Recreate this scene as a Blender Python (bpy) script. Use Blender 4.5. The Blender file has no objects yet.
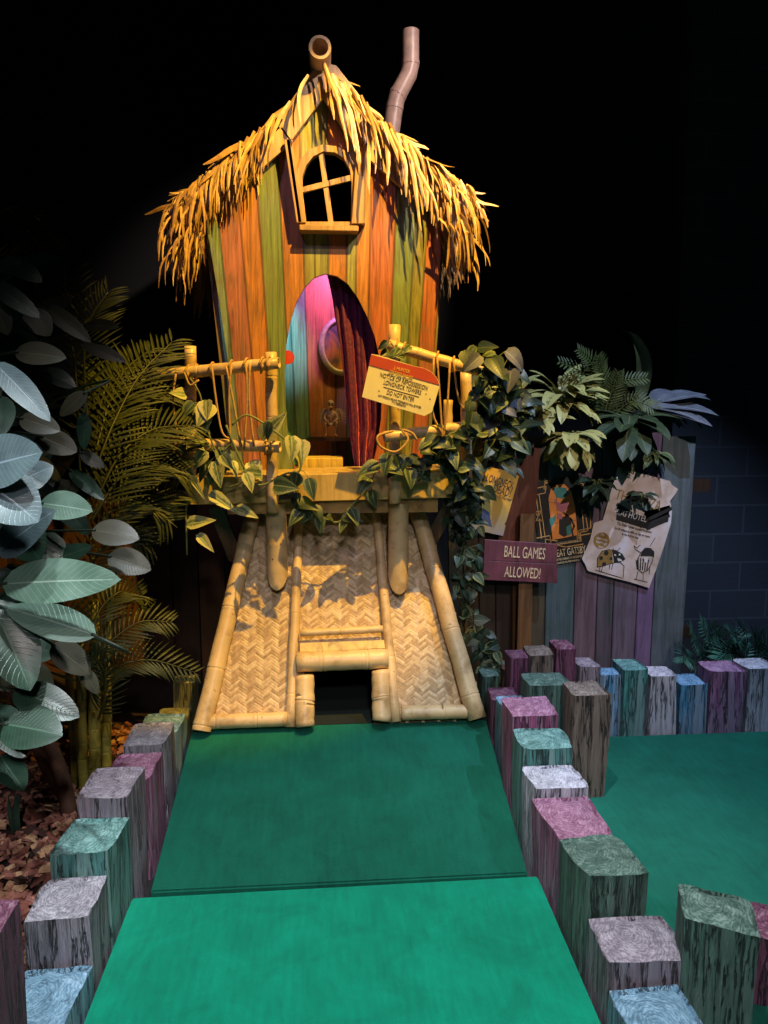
import bpy, bmesh, math, random
from mathutils import Vector, Matrix, noise
random.seed(7)
PI = math.pi
S = bpy.context.scene
COL = S.collection
V = Vector

# ------------------------------------------------------------------ camera
CAM_H = 1.55; FOC = 740.0; YAW = math.radians(4.5); PIT = math.radians(7.8)
cR = V((math.cos(YAW), -math.sin(YAW), 0))
cF = V((math.sin(YAW)*math.cos(PIT), math.cos(YAW)*math.cos(PIT), -math.sin(PIT)))
cU = V((math.sin(YAW)*math.sin(PIT), math.cos(YAW)*math.sin(PIT), math.cos(PIT)))
cam_d = bpy.data.cameras.new('camera'); cam = bpy.data.objects.new('camera', cam_d); COL.objects.link(cam)
cam_d.sensor_fit = 'VERTICAL'; cam_d.sensor_height = 36; cam_d.lens = FOC/1024*36
cam_d.clip_start = .05
m = Matrix((cR, cU, -cF)).transposed().to_4x4(); m.translation = V((0, 0, CAM_H)); cam.matrix_world = m
S.camera = cam

def ray(px, py): return cF + cR*((px-384)/FOC) + cU*((512-py)/FOC)
def Q(px, py, Y):                       # point of the vertical plane at distance Y
    d = ray(px, py); return V((0, 0, CAM_H)) + d*(Y/d.y)
def G(px, py, z=0):                     # point of the level plane at height z
    d = ray(px, py); return V((0, 0, CAM_H)) + d*((z-CAM_H)/d.z)
CH_Y, CH_Z, CH_S = 3.155, .157, .542    # the chute: Y = CH_Y + CH_S*(z-CH_Z)
CH_N = V((0, -1, CH_S)).normalized()
def PP(px, py, off=0):                  # point on the sloping chute, off metres proud of it
    d = ray(px, py); o = V((0, 0, CAM_H)); p0 = V((0, CH_Y, CH_Z)) + CH_N*off
    t = (p0-o).dot(CH_N)/d.dot(CH_N); return o + d*t

# ------------------------------------------------------------------ materials
def lin(h):
    h = h.lstrip('#'); v = [int(h[i:i+2], 16)/255 for i in (0, 2, 4)]
    return tuple((c/12.92 if c <= .04045 else ((c+.055)/1.055)**2.4) for c in v) + (1,)
class NT:
    def __init__(s, name):
        s.m = bpy.data.materials.new(name); s.m.use_nodes = True; s.t = s.m.node_tree
        s.b = s.t.nodes['Principled BSDF']
    def n(s, typ, **k):
        x = s.t.nodes.new(typ)
        for a, v in k.items():
            if a.startswith('i_'):
                key = a[2:]; key = int(key) if key.isdigit() else key.replace('_', ' ')
                x.inputs[key].default_value = v
            else: setattr(x, a, v)
        return x
    def l(s, a, b): s.t.links.new(a, b)
    def math(s, op, a, b=None, clamp=False):
        x = s.n('ShaderNodeMath', operation=op); x.use_clamp = clamp
        for i, v in enumerate((a, b)):
            if v is None: continue
            if isinstance(v, (int, float)): x.inputs[i].default_value = v
            else: s.l(v, x.inputs[i])
        return x.outputs[0]
    def mix(s, f, a, b):
        x = s.n('ShaderNodeMix', data_type='RGBA')
        for i, v in ((0, f), (6, a), (7, b)):
            if isinstance(v, (int, float, tuple)): x.inputs[i].default_value = v
            else: s.l(v, x.inputs[i])
        return x.outputs[2]
    def ramp(s, f, pts, interp='LINEAR'):
        x = s.n('ShaderNodeValToRGB'); cr = x.color_ramp; cr.interpolation = interp
        while len(cr.elements) < len(pts): cr.elements.new(.5)
        for e, (p, c) in zip(cr.elements, pts):
            e.position = p; e.color = c if isinstance(c, tuple) else (c, c, c, 1)
        s.l(f, x.inputs[0]); return x.outputs[0]
    def coords(s, scale=(1, 1, 1), which='Object'):
        tc = s.n('ShaderNodeTexCoord'); mp = s.n('ShaderNodeMapping'); mp.inputs['Scale'].default_value = scale
        s.l(tc.outputs[which], mp.inputs[0]); return mp.outputs[0]
    def noise(s, vec, scale=5, detail=4, rough=.6, dist=0):
        x = s.n('ShaderNodeTexNoise'); x.inputs['Scale'].default_value = scale; x.inputs['Detail'].default_value = detail
        x.inputs['Roughness'].default_value = rough; x.inputs['Distortion'].default_value = dist
        s.l(vec, x.inputs[0]); return x.outputs[0]
    def bump(s, h, st=.3, dist=.01):
        x = s.n('ShaderNodeBump'); x.inputs['Strength'].default_value = st; x.inputs['Distance'].default_value = dist
        s.l(h, x.inputs['Height']); s.l(x.outputs[0], s.b.inputs['Normal'])
    def base(s, c):
        if isinstance(c, tuple): s.b.inputs['Base Color'].default_value = c
        else: s.l(c, s.b.inputs['Base Color'])
    def set(s, **k):
        for a, v in k.items(): s.b.inputs[a.replace('_', ' ')].default_value = v
        return s
_M = {}
def memo(f):
    def g(*a, **k):
        key = (f.__name__, a, tuple(sorted(k.items())))
        if key not in _M: _M[key] = f(*a, **k)
        return _M[key]
    return g
@memo
def plain(name, col, rough=.6, metal=0., var=.25, scale=12, bump=.15, stretch=(1, 1, 1)):
    t = NT(name); c = lin(col); v = t.coords(stretch); n = t.noise(v, scale)
    d = tuple(x*(1-var) for x in c[:3])+(1,); e = tuple(min(1, x*(1+var)) for x in c[:3])+(1,)
    t.base(t.ramp(n, [(.3, d), (.7, e)])); t.set(Roughness=rough, Metallic=metal)
    t.bump(t.noise(v, scale*3), bump, .004); return t.m
@memo
def timber(name, paint, under='#2b2521', worn=.5, pale='#9a93a0'):
    # weathered post: streaked, cracked paint on the faces, scuffed pale near the ground, faint rings on the sawn top
    t = NT(name); pc = lin(paint); pl = lin(pale)
    fine = t.noise(t.coords((55, 55, 3.2)), 1.3, 6, .7, .4); med = t.noise(t.coords((22, 22, 1.6)), 1.5, 5, .6, .15); blot = t.noise(t.coords((7, 7, 5)), 1.5, 4, .6)
    crack = t.ramp(t.math('ABSOLUTE', t.math('SUBTRACT', med, .5)), [(.0, 1.), (.022, 0.)])
    c = t.ramp(fine, [(.36, tuple(x*.3 for x in pc[:3])+(1,)), (.5, pc), (.64, tuple(min(1, x*1.25+.03) for x in pc[:3])+(1,))])
    c = t.mix(t.math('MULTIPLY', t.ramp(med, [(worn-.02, 0.), (worn+.14, 1.)]), .75), c, pl)
    tc = t.n('ShaderNodeTexCoord'); sz = t.n('ShaderNodeSeparateXYZ'); t.l(tc.outputs['Object'], sz.inputs[0])
    low = t.ramp(t.math('ADD', sz.outputs[2], t.math('MULTIPLY', t.math('SUBTRACT', blot, .5), .35)), [(.14, .75), (.36, 0.)])
    c = t.mix(t.math('MULTIPLY', low, t.ramp(fine, [(.4, .25), (.6, 1.)])), c, tuple(min(1, x*.9+.03) for x in pl[:3])+(1,))
    dk = t.math('MAXIMUM', t.math('MULTIPLY', crack, .6), t.ramp(fine, [(.34, .85), (.42, 0.)]))
    side = t.mix(dk, c, lin(under))
    w = t.n('ShaderNodeTexWave', wave_type='RINGS', rings_direction='SPHERICAL', wave_profile='SIN')
    mp = t.n('ShaderNodeMapping'); mp.inputs['Scale'].default_value = (1, .8, 0); mp.inputs['Location'].default_value = (.02, -.01, 0); t.l(tc.outputs['Object'], mp.inputs[0])
    w.inputs['Scale'].default_value = 34; w.inputs['Distortion'].default_value = 9; w.inputs['Detail'].default_value = 5; w.inputs['Detail Scale'].default_value = 2.2
    t.l(mp.outputs[0], w.inputs[0]); ns = t.noise(t.coords((20, 20, 20)), 1.6, 6, .7, .8)
    topf = t.math('ADD', t.math('MULTIPLY', w.outputs[1], .13), t.math('MULTIPLY', ns, .9))
    mixp = tuple(.62*a+.38*b for a, b in zip(pc[:3], pl[:3]))+(1,)
    top = t.ramp(topf, [(.34, tuple(x*.5 for x in mixp[:3])+(1,)), (.5, mixp), (.68, tuple(min(1, x*1.25+.13) for x in mixp[:3])+(1,))])
    g = t.n('ShaderNodeNewGeometry'); sp = t.n('ShaderNodeSeparateXYZ'); t.l(g.outputs['Normal'], sp.inputs[0])
    isT = t.ramp(sp.outputs[2], [(.55, 0.), (.8, 1.)])
    t.base(t.mix(isT, side, top)); t.set(Roughness=.72)
    h = t.mix(isT, t.math('SUBTRACT', t.math('ADD', t.math('MULTIPLY', fine, .7), med), crack), t.math('MULTIPLY', topf, .5)); t.bump(h, 1., .022); return t.m
@memo
def turf(name, col):
    t = NT(name); c = lin(col); v = t.coords()
    a = t.noise(v, 5, 6, .7, .6); b = t.noise(v, 420, 2, .6); e = t.noise(t.coords((60, 8, 10)), 1, 3)
    f = t.math('ADD', t.math('MULTIPLY', a, .45), t.math('ADD', t.math('MULTIPLY', b, .4), t.math('MULTIPLY', e, .2)))
    t.base(t.ramp(f, [(.38, tuple(x*.62 for x in c[:3])+(1,)), (.66, tuple(min(1, x*1.3) for x in c[:3])+(1,))]))
    t.set(Roughness=.95, Sheen_Weight=.1, Specular_IOR_Level=.15); t.b.inputs['Sheen Tint'].default_value = lin('#7fd0b0')
    t.bump(t.math('ADD', b, t.math('MULTIPLY', a, .3)), .8, .008); return t.m
@memo
def bamboo_mat(name, col='#c9a25e', dark='#8a6636'):
    t = NT(name); v = t.coords((9, 9, 9)); n = t.noise(v, 1, 5, .6); s = t.noise(t.coords((30, 30, 30)), 2.2, 3)
    c = t.ramp(n, [(.3, lin(dark)), (.48, lin(col)), (.75, tuple(min(1, x*1.25) for x in lin(col)[:3])+(1,))])
    c = t.mix(t.ramp(s, [(.28, 1.), (.34, 0.)]), c, lin('#4a341c'))
    t.base(c); t.set(Roughness=.42); t.bump(t.noise(v, 4, 4), .25, .004); return t.m
@memo
def plank_paint(name, col, col2=None, sc=1.):
    t = NT(name); v = t.coords((22*sc, 22*sc, 1.5)); n = t.noise(v, 1.2, 6, .65, 1.2); k = t.noise(t.coords((3, 3, 3)), 1.6, 4, .7)
    c = lin(col); c2 = lin(col2) if col2 else tuple(x*.55 for x in c[:3])+(1,)
    a = t.ramp(n, [(.32, tuple(x*.5 for x in c[:3])+(1,)), (.5, c), (.72, tuple(min(1, x*1.3) for x in c[:3])+(1,))])
    t.base(t.mix(t.math('MULTIPLY', t.ramp(k, [(.45, 0.), (.7, 1.)]), .6), a, c2)); t.set(Roughness=.45)
    t.bump(n, .35, .006); return t.m
@memo
def leafmat(name, c1, c2, vein='#b9c49a', spec=.4, rough=.4, veins=9, var=0., edge=None, vw=.035, trans=.0):
    t = NT(name); uv = t.n('ShaderNodeUVMap').outputs[0]; sp = t.n('ShaderNodeSeparateXYZ'); t.l(uv, sp.inputs[0])
    u = t.math('ABSOLUTE', t.math('SUBTRACT', sp.outputs[0], .5)); n = t.noise(t.coords((7, 7, 7)), 2, 4)
    c = t.ramp(n, [(.35, lin(c1)), (.65, lin(c2))])
    if edge:
        e = t.math('ADD', t.math('MULTIPLY', u, 1.6), t.math('MULTIPLY', t.noise(t.coords((38, 38, 38)), 1, 3), var))
        c = t.mix(t.ramp(e, [(.72, 0.), (.84, 1.)]), c, lin(edge))
    w = t.n('ShaderNodeTexWave', bands_direction='Y'); 
    cb = t.n('ShaderNodeCombineXYZ'); t.l(t.math('SUBTRACT', sp.outputs[1], t.math('MULTIPLY', u, .35)), cb.inputs[1]); t.l(cb.outputs[0], w.inputs[0])
    w.inputs['Scale'].default_value = veins/3.14
    sv = t.math('MULTIPLY', t.ramp(w.outputs[1], [(.93, 0.), (1., 1.)]), .28)
    mid = t.ramp(u, [(vw*.6, 1.), (vw*1.4, 0.)])
    f = t.math('MAXIMUM', sv, t.math('MULTIPLY', mid, .8))
    t.base(t.mix(f, c, lin(vein))); t.set(Roughness=rough, Specular_IOR_Level=spec)
    t.bump(t.math('MULTIPLY', f, -1.), .35, .004); return t.m

# ------------------------------------------------------------------ objects
ROOT = {}
def thing(name, label, cat, loc, group=None):
    o = bpy.data.objects.new(name, None); COL.objects.link(o); o.location = loc; o.empty_display_size = .1
    o['label'] = label; o['category'] = cat
    if group: o['group'] = group
    ROOT[o.name] = V(loc); return o
def tag(o, label=None, cat=None, group=None, kind=None):
    for k, v in (('label', label), ('category', cat), ('group', group), ('kind', kind)):
        if v: o[k] = v
    return o
def obj(name, bm, mats, parent=None, loc=None, smooth=False, recalc=True):
    if not isinstance(mats, (list, tuple)): mats = [mats]
    if recalc: bmesh.ops.recalc_face_normals(bm, faces=bm.faces)
    L = ROOT[parent.name] if parent else (V(loc) if loc is not None else V((0, 0, 0)))
    bm.transform(Matrix.Translation(-L))
    me = bpy.data.meshes.new(name); 
    for f in bm.faces: f.smooth = smooth
    bm.to_mesh(me); bm.free()
    for x in mats: me.materials.append(x)
    o = bpy.data.objects.new(name, me); COL.objects.link(o)
    if parent: o.parent = parent
    else: o.location = L
    ROOT[o.name] = L; return o
def NB():
    bm = bmesh.new(); bm.loops.layers.uv.new('UVMap'); return bm
def hexa(bm, P, mi=0):
    vs = [bm.verts.new(p) for p in P]
    for f in ((0, 3, 2, 1), (4, 5, 6, 7), (0, 1, 5, 4), (1, 2, 6, 5), (2, 3, 7, 6), (3, 0, 4, 7)):
        bm.faces.new([vs[i] for i in f]).material_index = mi
    return vs
def box(bm, x0, x1, y0, y1, z0, z1, mi=0):
    return hexa(bm, [(x0, y0, z0), (x1, y0, z0), (x1, y1, z0), (x0, y1, z0), (x0, y0, z1), (x1, y0, z1), (x1, y1, z1), (x0, y1, z1)], mi)
def bevel_all(bm, w, seg=2):
    bmesh.ops.bevel(bm, geom=list(bm.edges), offset=w, segments=seg, affect='EDGES', profile=.6)
def frame_of(d, ref=None):
    d = d.normalized(); r = ref or V((0, 0, 1))
    if abs(d.dot(r)) > .97: r = V((0, 1, 0))
    s = d.cross(r).normalized(); return s, s.cross(d).normalized()
def tube(bm, pts, rad, n=10, mi=0, cap=True, hollow=0., ref=None):
    pts = [V(p) for p in pts]; R = rad if isinstance(rad, (list, tuple)) else [rad]*len(pts); rings = []
    pr = None
    for i, p in enumerate(pts):
        d = (pts[min(i+1, len(pts)-1)] - pts[max(i-1, 0)])
        if pr is None: s, u = frame_of(d, ref)
        else:
            dn = d.normalized(); s = (pr - dn*pr.dot(dn)).normalized(); u = s.cross(dn).normalized()
        pr = s
        rings.append([bm.verts.new(p + (s*math.cos(2*PI*k/n) + u*math.sin(2*PI*k/n))*R[i]) for k in range(n)])
    for a, b in zip(rings, rings[1:]):
        for k in range(n): bm.faces.new((a[k], a[(k+1) % n], b[(k+1) % n], b[k])).material_index = mi
    for e, (rg, q) in enumerate(((rings[0], 1), (rings[-1], -2))):
        if hollow:
            c = sum((v.co for v in rg), V())/n; dd = (V(pts[1])-V(pts[0])) if e == 0 else (V(pts[-2])-V(pts[-1])); dd.normalize()
            inner = [bm.verts.new(c + (v.co-c)*hollow) for v in rg]; deep = [bm.verts.new(v.co + dd*R[0]*2.2) for v in inner]
            for k in range(n):
                k2 = (k+1) % n
                bm.faces.new((rg[k], rg[k2], inner[k2], inner[k])).material_index = mi
                bm.faces.new((inner[k], inner[k2], deep[k2], deep[k])).material_index = mi
            bm.faces.new(deep).material_index = mi
        elif cap: bm.faces.new(rg).material_index = mi
def bamboo(bm, p0, p1, r, nodes=(.3, .7), n=16, hollow=0., bow=0., mi=0, mi_ring=1, r2=None):
    p0 = V(p0); p1 = V(p1); r2 = r if r2 is None else r2; pts = []; R = []; mis = []
    L = (p1-p0).length; ts = {0., 1.}
    for q in nodes:
        for dlt in (-.02, -.006, -.0035, 0, .0035, .006, .02):
            ts.add(min(1, max(0, q+dlt/L)))
    for k in range(1, 12): ts.add(k/12)
    ts = sorted(ts)
    for t in ts:
        rr = r + (r2-r)*t
        for q in nodes:
            dd = abs(t-q)*L
            if dd < .0012: rr *= .93
            elif dd < .0045: rr *= 1.035
            elif dd < .007: rr *= 1.045
            elif dd < .021: rr *= 1.0
        b = bow*math.sin(PI*t) + .0015*math.sin(t*23+p0.x*50)
        pts.append(p0.lerp(p1, t) + V((b, 0, b*.5))); R.append(rr)
    tube(bm, pts, R, n, mi, True, hollow)
def ring_curve(pts, n=1): return pts
def plate(name, outer, holes, Y, th, mats, parent, bev=0.):
    """flat board in the X-Z plane, front face at Y, thickness th behind it"""
    cu = bpy.data.curves.new(name, 'CURVE'); cu.dimensions = '2D'; cu.fill_mode = 'BOTH'; cu.extrude = th/2-bev; cu.bevel_depth = bev
    for loop in [outer]+list(holes):
        sp = cu.splines.new('POLY'); sp.points.add(len(loop)-1); sp.use_cyclic_u = True
        for q, (x, z) in zip(sp.points, loop): q.co = (x, z, 0, 1)
    bm = from_curve(cu, name)
    for v in bm.verts: v.co = V((v.co.x, Y+th/2+v.co.z, v.co.y))
    return obj(name, bm, mats, parent)
def from_curve(cu, name):
    o = bpy.data.objects.new(name+'_tmp', cu); COL.objects.link(o)
    dg = bpy.context.evaluated_depsgraph_get(); me = bpy.data.meshes.new_from_object(o.evaluated_get(dg))
    bm = NB(); bm.from_mesh(me); bpy.data.objects.remove(o); bpy.data.meshes.remove(me)
    return bm
def xz(pxs, Y): return [(p.x, p.z) for p in (Q(a, b, Y) for a, b in pxs)]
def leaf(bm, base, d, up, L, W, prof='ovate', droop=0., fold=.25, n=8, mi=0, uvl=None, stem=0., curl=0., half=2, tint=None):
    base = V(base); d = V(d).normalized(); up = V(up)
    s = d.cross(up)
    if s.length < 1e-4: s = d.cross(V((1, 0, 0)))
    s.normalize(); nrm = s.cross(d).normalized(); uvl = bm.loops.layers.uv.active
    pos = base.copy(); rows = []; step = L/n
    for i in range(n+1):
        t = i/n
        if prof == 'ovate': w = math.sin(PI*min(1, t**.85))**.62 * (1-.12*t)
        elif prof == 'heart': w = (math.sin(PI*t**.55)**.8)*(1.05-.35*t) if t > 0 else .25
        elif prof == 'lance': w = math.sin(PI*t**.75)**.9
        else: w = min(1, t*6+.25)*(1-t)**.6
        if i == n: w = .012
        if i == 0: w = .04 if prof != 'heart' else .45
        row = []
        for j in range(-half, half+1):
            x = j/half*w*W/2
            row.append((bm.verts.new(pos + s*x + nrm*(abs(j/half)*w*W/2*fold - curl*(j/half)**2*w*W)), (j/half*.5+.5, t)))
        rows.append(row)
        if i < n:
            pos = pos + d*step
            a = droop*step/L
            d2 = (d*math.cos(a) - nrm*math.sin(a)); nrm = (nrm*math.cos(a)+d*math.sin(a)); d = d2
    for a, b in zip(rows, rows[1:]):
        for j in range(2*half):
            f = bm.faces.new((a[j][0], a[j+1][0], b[j+1][0], b[j][0])); f.material_index = mi; f.smooth = True
            for lp, q in zip(f.loops, (a[j][1], a[j+1][1], b[j+1][1], b[j][1])): lp[uvl].uv = q
    return pos
def rnd(a, b): return random.uniform(a, b)
def rv(k=1.): return V((rnd(-1, 1), rnd(-1, 1), rnd(-1, 1)))*k
def smoothpath(pts, n=6):
    pts = [V(p) for p in pts]; out = []
    P = [pts[0]*2-pts[1]]+pts+[pts[-1]*2-pts[-2]]
    for i in range(1, len(P)-2):
        for k in range(n):
            t = k/n; a, b, c, d = P[i-1:i+3]
            out.append(.5*((2*b)+(c-a)*t+(2*a-5*b+4*c-d)*t*t+(3*b-a-3*c+d)*t**3))
    out.append(pts[-1]); return out

# palette
M_bam = bamboo_mat('bamboo', '#c8aa7c', '#967850'); M_bam_d = bamboo_mat('bamboo_old', '#a98348', '#6b4d2a'); M_bamring = plain('bamboo_node', '#6a4a26', .6)
M_rope = plain('twine', '#b08a50', .8, scale=90, bump=.5)
M_soot = plain('dark_paint', '#0b0a0a', .8, var=.3, scale=6)
M_black = plain('black_paint', '#060606', .7)

# ------------------------------------------------------------------ setting
def struct(name, bm, mat): return tag(obj(name, bm, mat), kind='structure')
def block_wall_mat():
    t = NT('block_wall'); v = t.coords((1, 1, 1)); b = t.n('ShaderNodeTexBrick'); 
    b.inputs['Scale'].default_value = 1; b.inputs['Brick Width'].default_value = .44; b.inputs['Row Height'].default_value = .215
    b.inputs['Mortar Size'].default_value = .008; b.inputs['Color1'].default_value = lin('#3a3e48'); b.inputs['Color2'].default_value = lin('#343842'); b.inputs['Mortar'].default_value = lin('#484c56')
    sp = t.n('ShaderNodeSeparateXYZ'); cb = t.n('ShaderNodeCombineXYZ'); t.l(v, sp.inputs[0]); t.l(sp.outputs[0], cb.inputs[0]); t.l(sp.outputs[2], cb.inputs[1]); t.l(cb.outputs[0], b.inputs[0])
    t.base(b.outputs[0]); t.set(Roughness=.75); n = t.noise(v, 30); t.bump(t.math('SUBTRACT', n, t.math('MULTIPLY', b.outputs[1], 1.5)), .3, .01); return t.m
M_block = block_wall_mat()
bm = NB(); box(bm, -5, 5, -2.5, 6.2, -.3, -.12); struct('floor', bm, plain('concrete_floor', '#17161a', .8))
bm = NB(); box(bm, 2.5, 5, 5.2, 5.4, -.12, 4.7); struct('wall_right_back', bm, M_block)
bm = NB(); box(bm, -5, 2.5, 5.35, 5.55, -.12, 4.7); struct('wall_back', bm, plain('black_wall', '#0f0d0f', .8, scale=3))
bm = NB(); box(bm, -5.2, -5, -2.5, 5.8, -.12, 4.7); struct('wall_left', bm, M_black)
bm = NB(); box(bm, 5, 5.2, -2.5, 5.8, -.12, 4.7); struct('wall_right', bm, M_black)
bm = NB(); box(bm, -5, 5, -2.5, 5.8, 4.7, 4.8); struct('ceiling', bm, M_black)
bm = NB(); tube(bm, [(.6, 5.1, 4.62), (5, 5.1, 4.3)], .02, 8); struct('trim_1', bm, plain('conduit', '#3a3a40', .5))

# ------------------------------------------------------------------ lane and greens
def mat_slab(name, pts, th, mat, label, cat, nsub=24):
    bm = NB(); vs = [bm.verts.new(p) for p in pts]; bm.faces.new(vs)
    r = bmesh.ops.extrude_face_region(bm, geom=list(bm.faces)); 
    for v in [g for g in r['geom'] if isinstance(g, bmesh.types.BMVert)]: v.co.z -= th
    bmesh.ops.bevel(bm, geom=[e for e in bm.edges if all(abs(v.co.z-0) < 5 for v in e.verts)], offset=.006, segments=2, affect='EDGES')
    c = sum((V(p) for p in pts), V())/len(pts); o = obj(name, bm, mat, loc=c); tag(o, label, cat); return o
mat_slab('putting_mat', [(-.625, .2, .002), (.665, .2, .002), (.695, 2.252, .002), (-.635, 2.243, .002)], .10, turf('turf_lit', '#029474'), 'brightly lit green turf mat covering the front of the lane, nearest the viewer', 'turf mat')  # stronger light on the front of the lane is put into this turf colour
mat_slab('turf_ramp', [(-.60, 2.335, -.045), (.685, 2.335, -.045), (.715, 3.17, .157), (-.60, 3.17, .157)], .085, turf('turf_dim', '#0f6450'), 'dimmer lit green turf ramp rising to the foot of the hut', 'ramp')  # same turf, weaker light here put into a darker colour
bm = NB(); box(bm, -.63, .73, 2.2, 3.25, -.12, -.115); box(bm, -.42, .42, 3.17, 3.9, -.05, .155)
o = obj('lane_base', bm, plain('gap_shade_base', '#04100c', .9), loc=(0, 2.7, -.12)); tag(o, 'dark floor of the tunnel under the hut, seen in its square mouth', 'floor base')  # colour darkened to stand for shadow in the gap before the ramp
bm = NB(); vs = [(.875, .3, 0), (4.6, .3, 0), (4.6, 3.28, 0), (.875, 3.28, 0)]
mat_slab('side_green', vs, .12, turf('turf_side', '#1a705c'), 'blue green turf of the neighbouring hole, right of the lane', 'turf mat')

# ------------------------------------------------------------------ timber posts
def post(x0, x1, y0, y1, ztop, zbase, mat, label, group, slope=0., seed=0, slx=0., rot=0.):
    rs = random.Random(seed*17+3); bm = NB()
    nx, ny, nz = 5, 5, max(5, int((ztop-zbase)/.045))
    cx, cy = (x0+x1)/2, (y0+y1)/2; wx, wy = (x1-x0)/2, (y1-y0)/2
    def P(u, v, t):
        r = .86 if True else 1
        e = max(abs(u), abs(v)); k = 1.0
        if abs(u) > .9 and abs(v) > .9: k = .955
        x = cx+u*wx*k; y = cy+v*wy*k; z = zbase+(ztop-zbase)*t + (slope*(v*wy) + slx*u*wx)*t
        if t > .999 and e > .9: z -= .009+.008*rs.random()
        s = noise.noise(V((x*9+seed*7, y*9, z*2.2)))*.011 + noise.noise(V((x*40+seed*7, y*40, z*3)))*.006
        return V((x+s*(1 if u > 0 else -1)*(abs(u) > .5), y+s*(1 if v > 0 else -1)*(abs(v) > .5), z+(noise.noise(V((x*22, y*22, seed)))*.006 if t > .99 else 0)))
    loop = [(-1+2*i/nx, -1) for i in range(nx)]+[(1, -1+2*i/ny) for i in range(ny)]+[(1-2*i/nx, 1) for i in range(nx)]+[(-1, 1-2*i/ny) for i in range(ny)]
    rings = []
    for k in range(nz+1): rings.append([bm.verts.new(P(u, v, k/nz*.985)) for u, v in loop])
    for a, b in zip(rings, rings[1:]):
        for i in range(len(loop)): bm.faces.new((a[i], a[(i+1) % len(loop)], b[(i+1) % len(loop)], b[i]))
    grid = {}
    for i in range(nx+1):
        for j in range(ny+1):
            u, v = -1+2*i/nx, -1+2*j/ny; k = .93
            grid[i, j] = bm.verts.new(P(u*k, v*k, 1.))
    for i in range(nx):
        for j in range(ny): bm.faces.new((grid[i, j], grid[i+1, j], grid[i+1, j+1], grid[i, j+1]))
    per = [grid[i, 0] for i in range(nx)]+[grid[nx, j] for j in range(ny)]+[grid[nx-i, ny] for i in range(nx)]+[grid[0, ny-j] for j in range(ny)]
    for i in range(len(loop)): bm.faces.new((rings[-1][i], rings[-1][(i+1) % len(loop)], per[(i+1) % len(loop)], per[i]))
    bm.faces.new(rings[0][::-1])
    o = obj('timber_post', bm, mat, loc=(cx, cy, zbase), smooth=True)
    o.data.set_sharp_from_angle(angle=math.radians(48)) if hasattr(o.data, 'set_sharp_from_angle') else None
    o.rotation_euler.z = rot+random.Random(seed).uniform(-.05, .05); return tag(o, label, 'post', group)
T_grey = timber('timber_grey', '#8d8790', '#2a2523', .52); T_teal = timber('timber_teal', '#4f8783', '#1e2a26', .48, '#7fa09c')
T_pink = timber('timber_pink', '#9a4f77', '#3b1c29', .48, '#a88aa0'); T_blue = timber('timber_blue', '#5c8cab', '#1f2c33', .5, '#8aa4b4')
T_green = timber('timber_green', '#4a6b5e', '#18231d', .5, '#5a746c'); T_brown = timber('timber_brown', '#7a6a60', '#33261d', .52, '#847266')
T_plum = timber('timber_plum', '#6b3450', '#321826', .42, '#7a4a63'); T_mauve = timber('timber_mauve', '#8a7a86', '#2c2626', .5)
T_fblue = timber('timber_sky', '#3f8fbd', '#193344', .45, '#93a4bb'); T_fteal = timber('timber_sea', '#3f8f8c', '#173030', .45, '#7f9a9e')
T_fwhite = timber('timber_white', '#b9b6c4', '#3b3a45', .48, '#c4c0cf'); T_fpink = timber('timber_orchid', '#98608c', '#402a3c', .45, '#a58fae')
T_moss = timber('timber_moss', '#6f6a34', '#262412', .5, '#7c7444'); T_rust = timber('timber_rust', '#8a4a2c', '#331a10', .48, '#8c6a50')
GL = 'timber posts edging the left side of the lane'; GR = 'timber posts edging the right side of the lane'; GF = 'timber posts bounding the neighbouring green'
XL = -.64
for i, (y0, y1, z, w, mt, lb, sl) in enumerate([
    (1.62, 1.85, .085, .175, T_blue, 'short sky blue timber post cut by the bottom of the photo, left of the lane', 0),
    (1.858, 2.05, .216, .172, T_grey, 'grey timber post with dark streaky front, behind the sky blue one, left of lane', -.02),
    (2.062, 2.265, .275, .17, T_teal, 'teal topped timber post between two grey ones on the left side of the lane', -.05),
    (2.272, 2.5, .33, .17, T_mauve, 'grey mauve timber post directly behind the teal topped one, left of the lane', -.05),
    (2.507, 2.79, .25, .17, T_pink, 'pink topped timber post on the left side of the lane', -.08),
    (2.802, 3.02, .26, .165, T_grey, 'grey timber post behind the pink topped one, left of the lane', .0),
    (3.03, 3.25, .20, .17, T_blue, 'dusty blue timber post beside the left foot of the hut', 0)]):
    post(XL-w, XL, y0, y1, z, -.12, mt, lb, GL, sl, i+1)
post(-.79, -.645, 3.29, 3.44, .15, -.12, T_moss, 'low tan timber post behind the dusty blue one, at the left foot of the hut', GL, 0, 9)
post(-.76, -.65, 3.52, 3.64, .24, -.12, T_moss, 'mossy green topped timber post at the hut, farthest on the left', GL, 0, 10)
post(-.80, -.622, 1.27, 1.42, .60, -.12, T_plum, 'tall plum timber post cut by the bottom left corner of the photo', GL, 0, 11, -.15)
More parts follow.
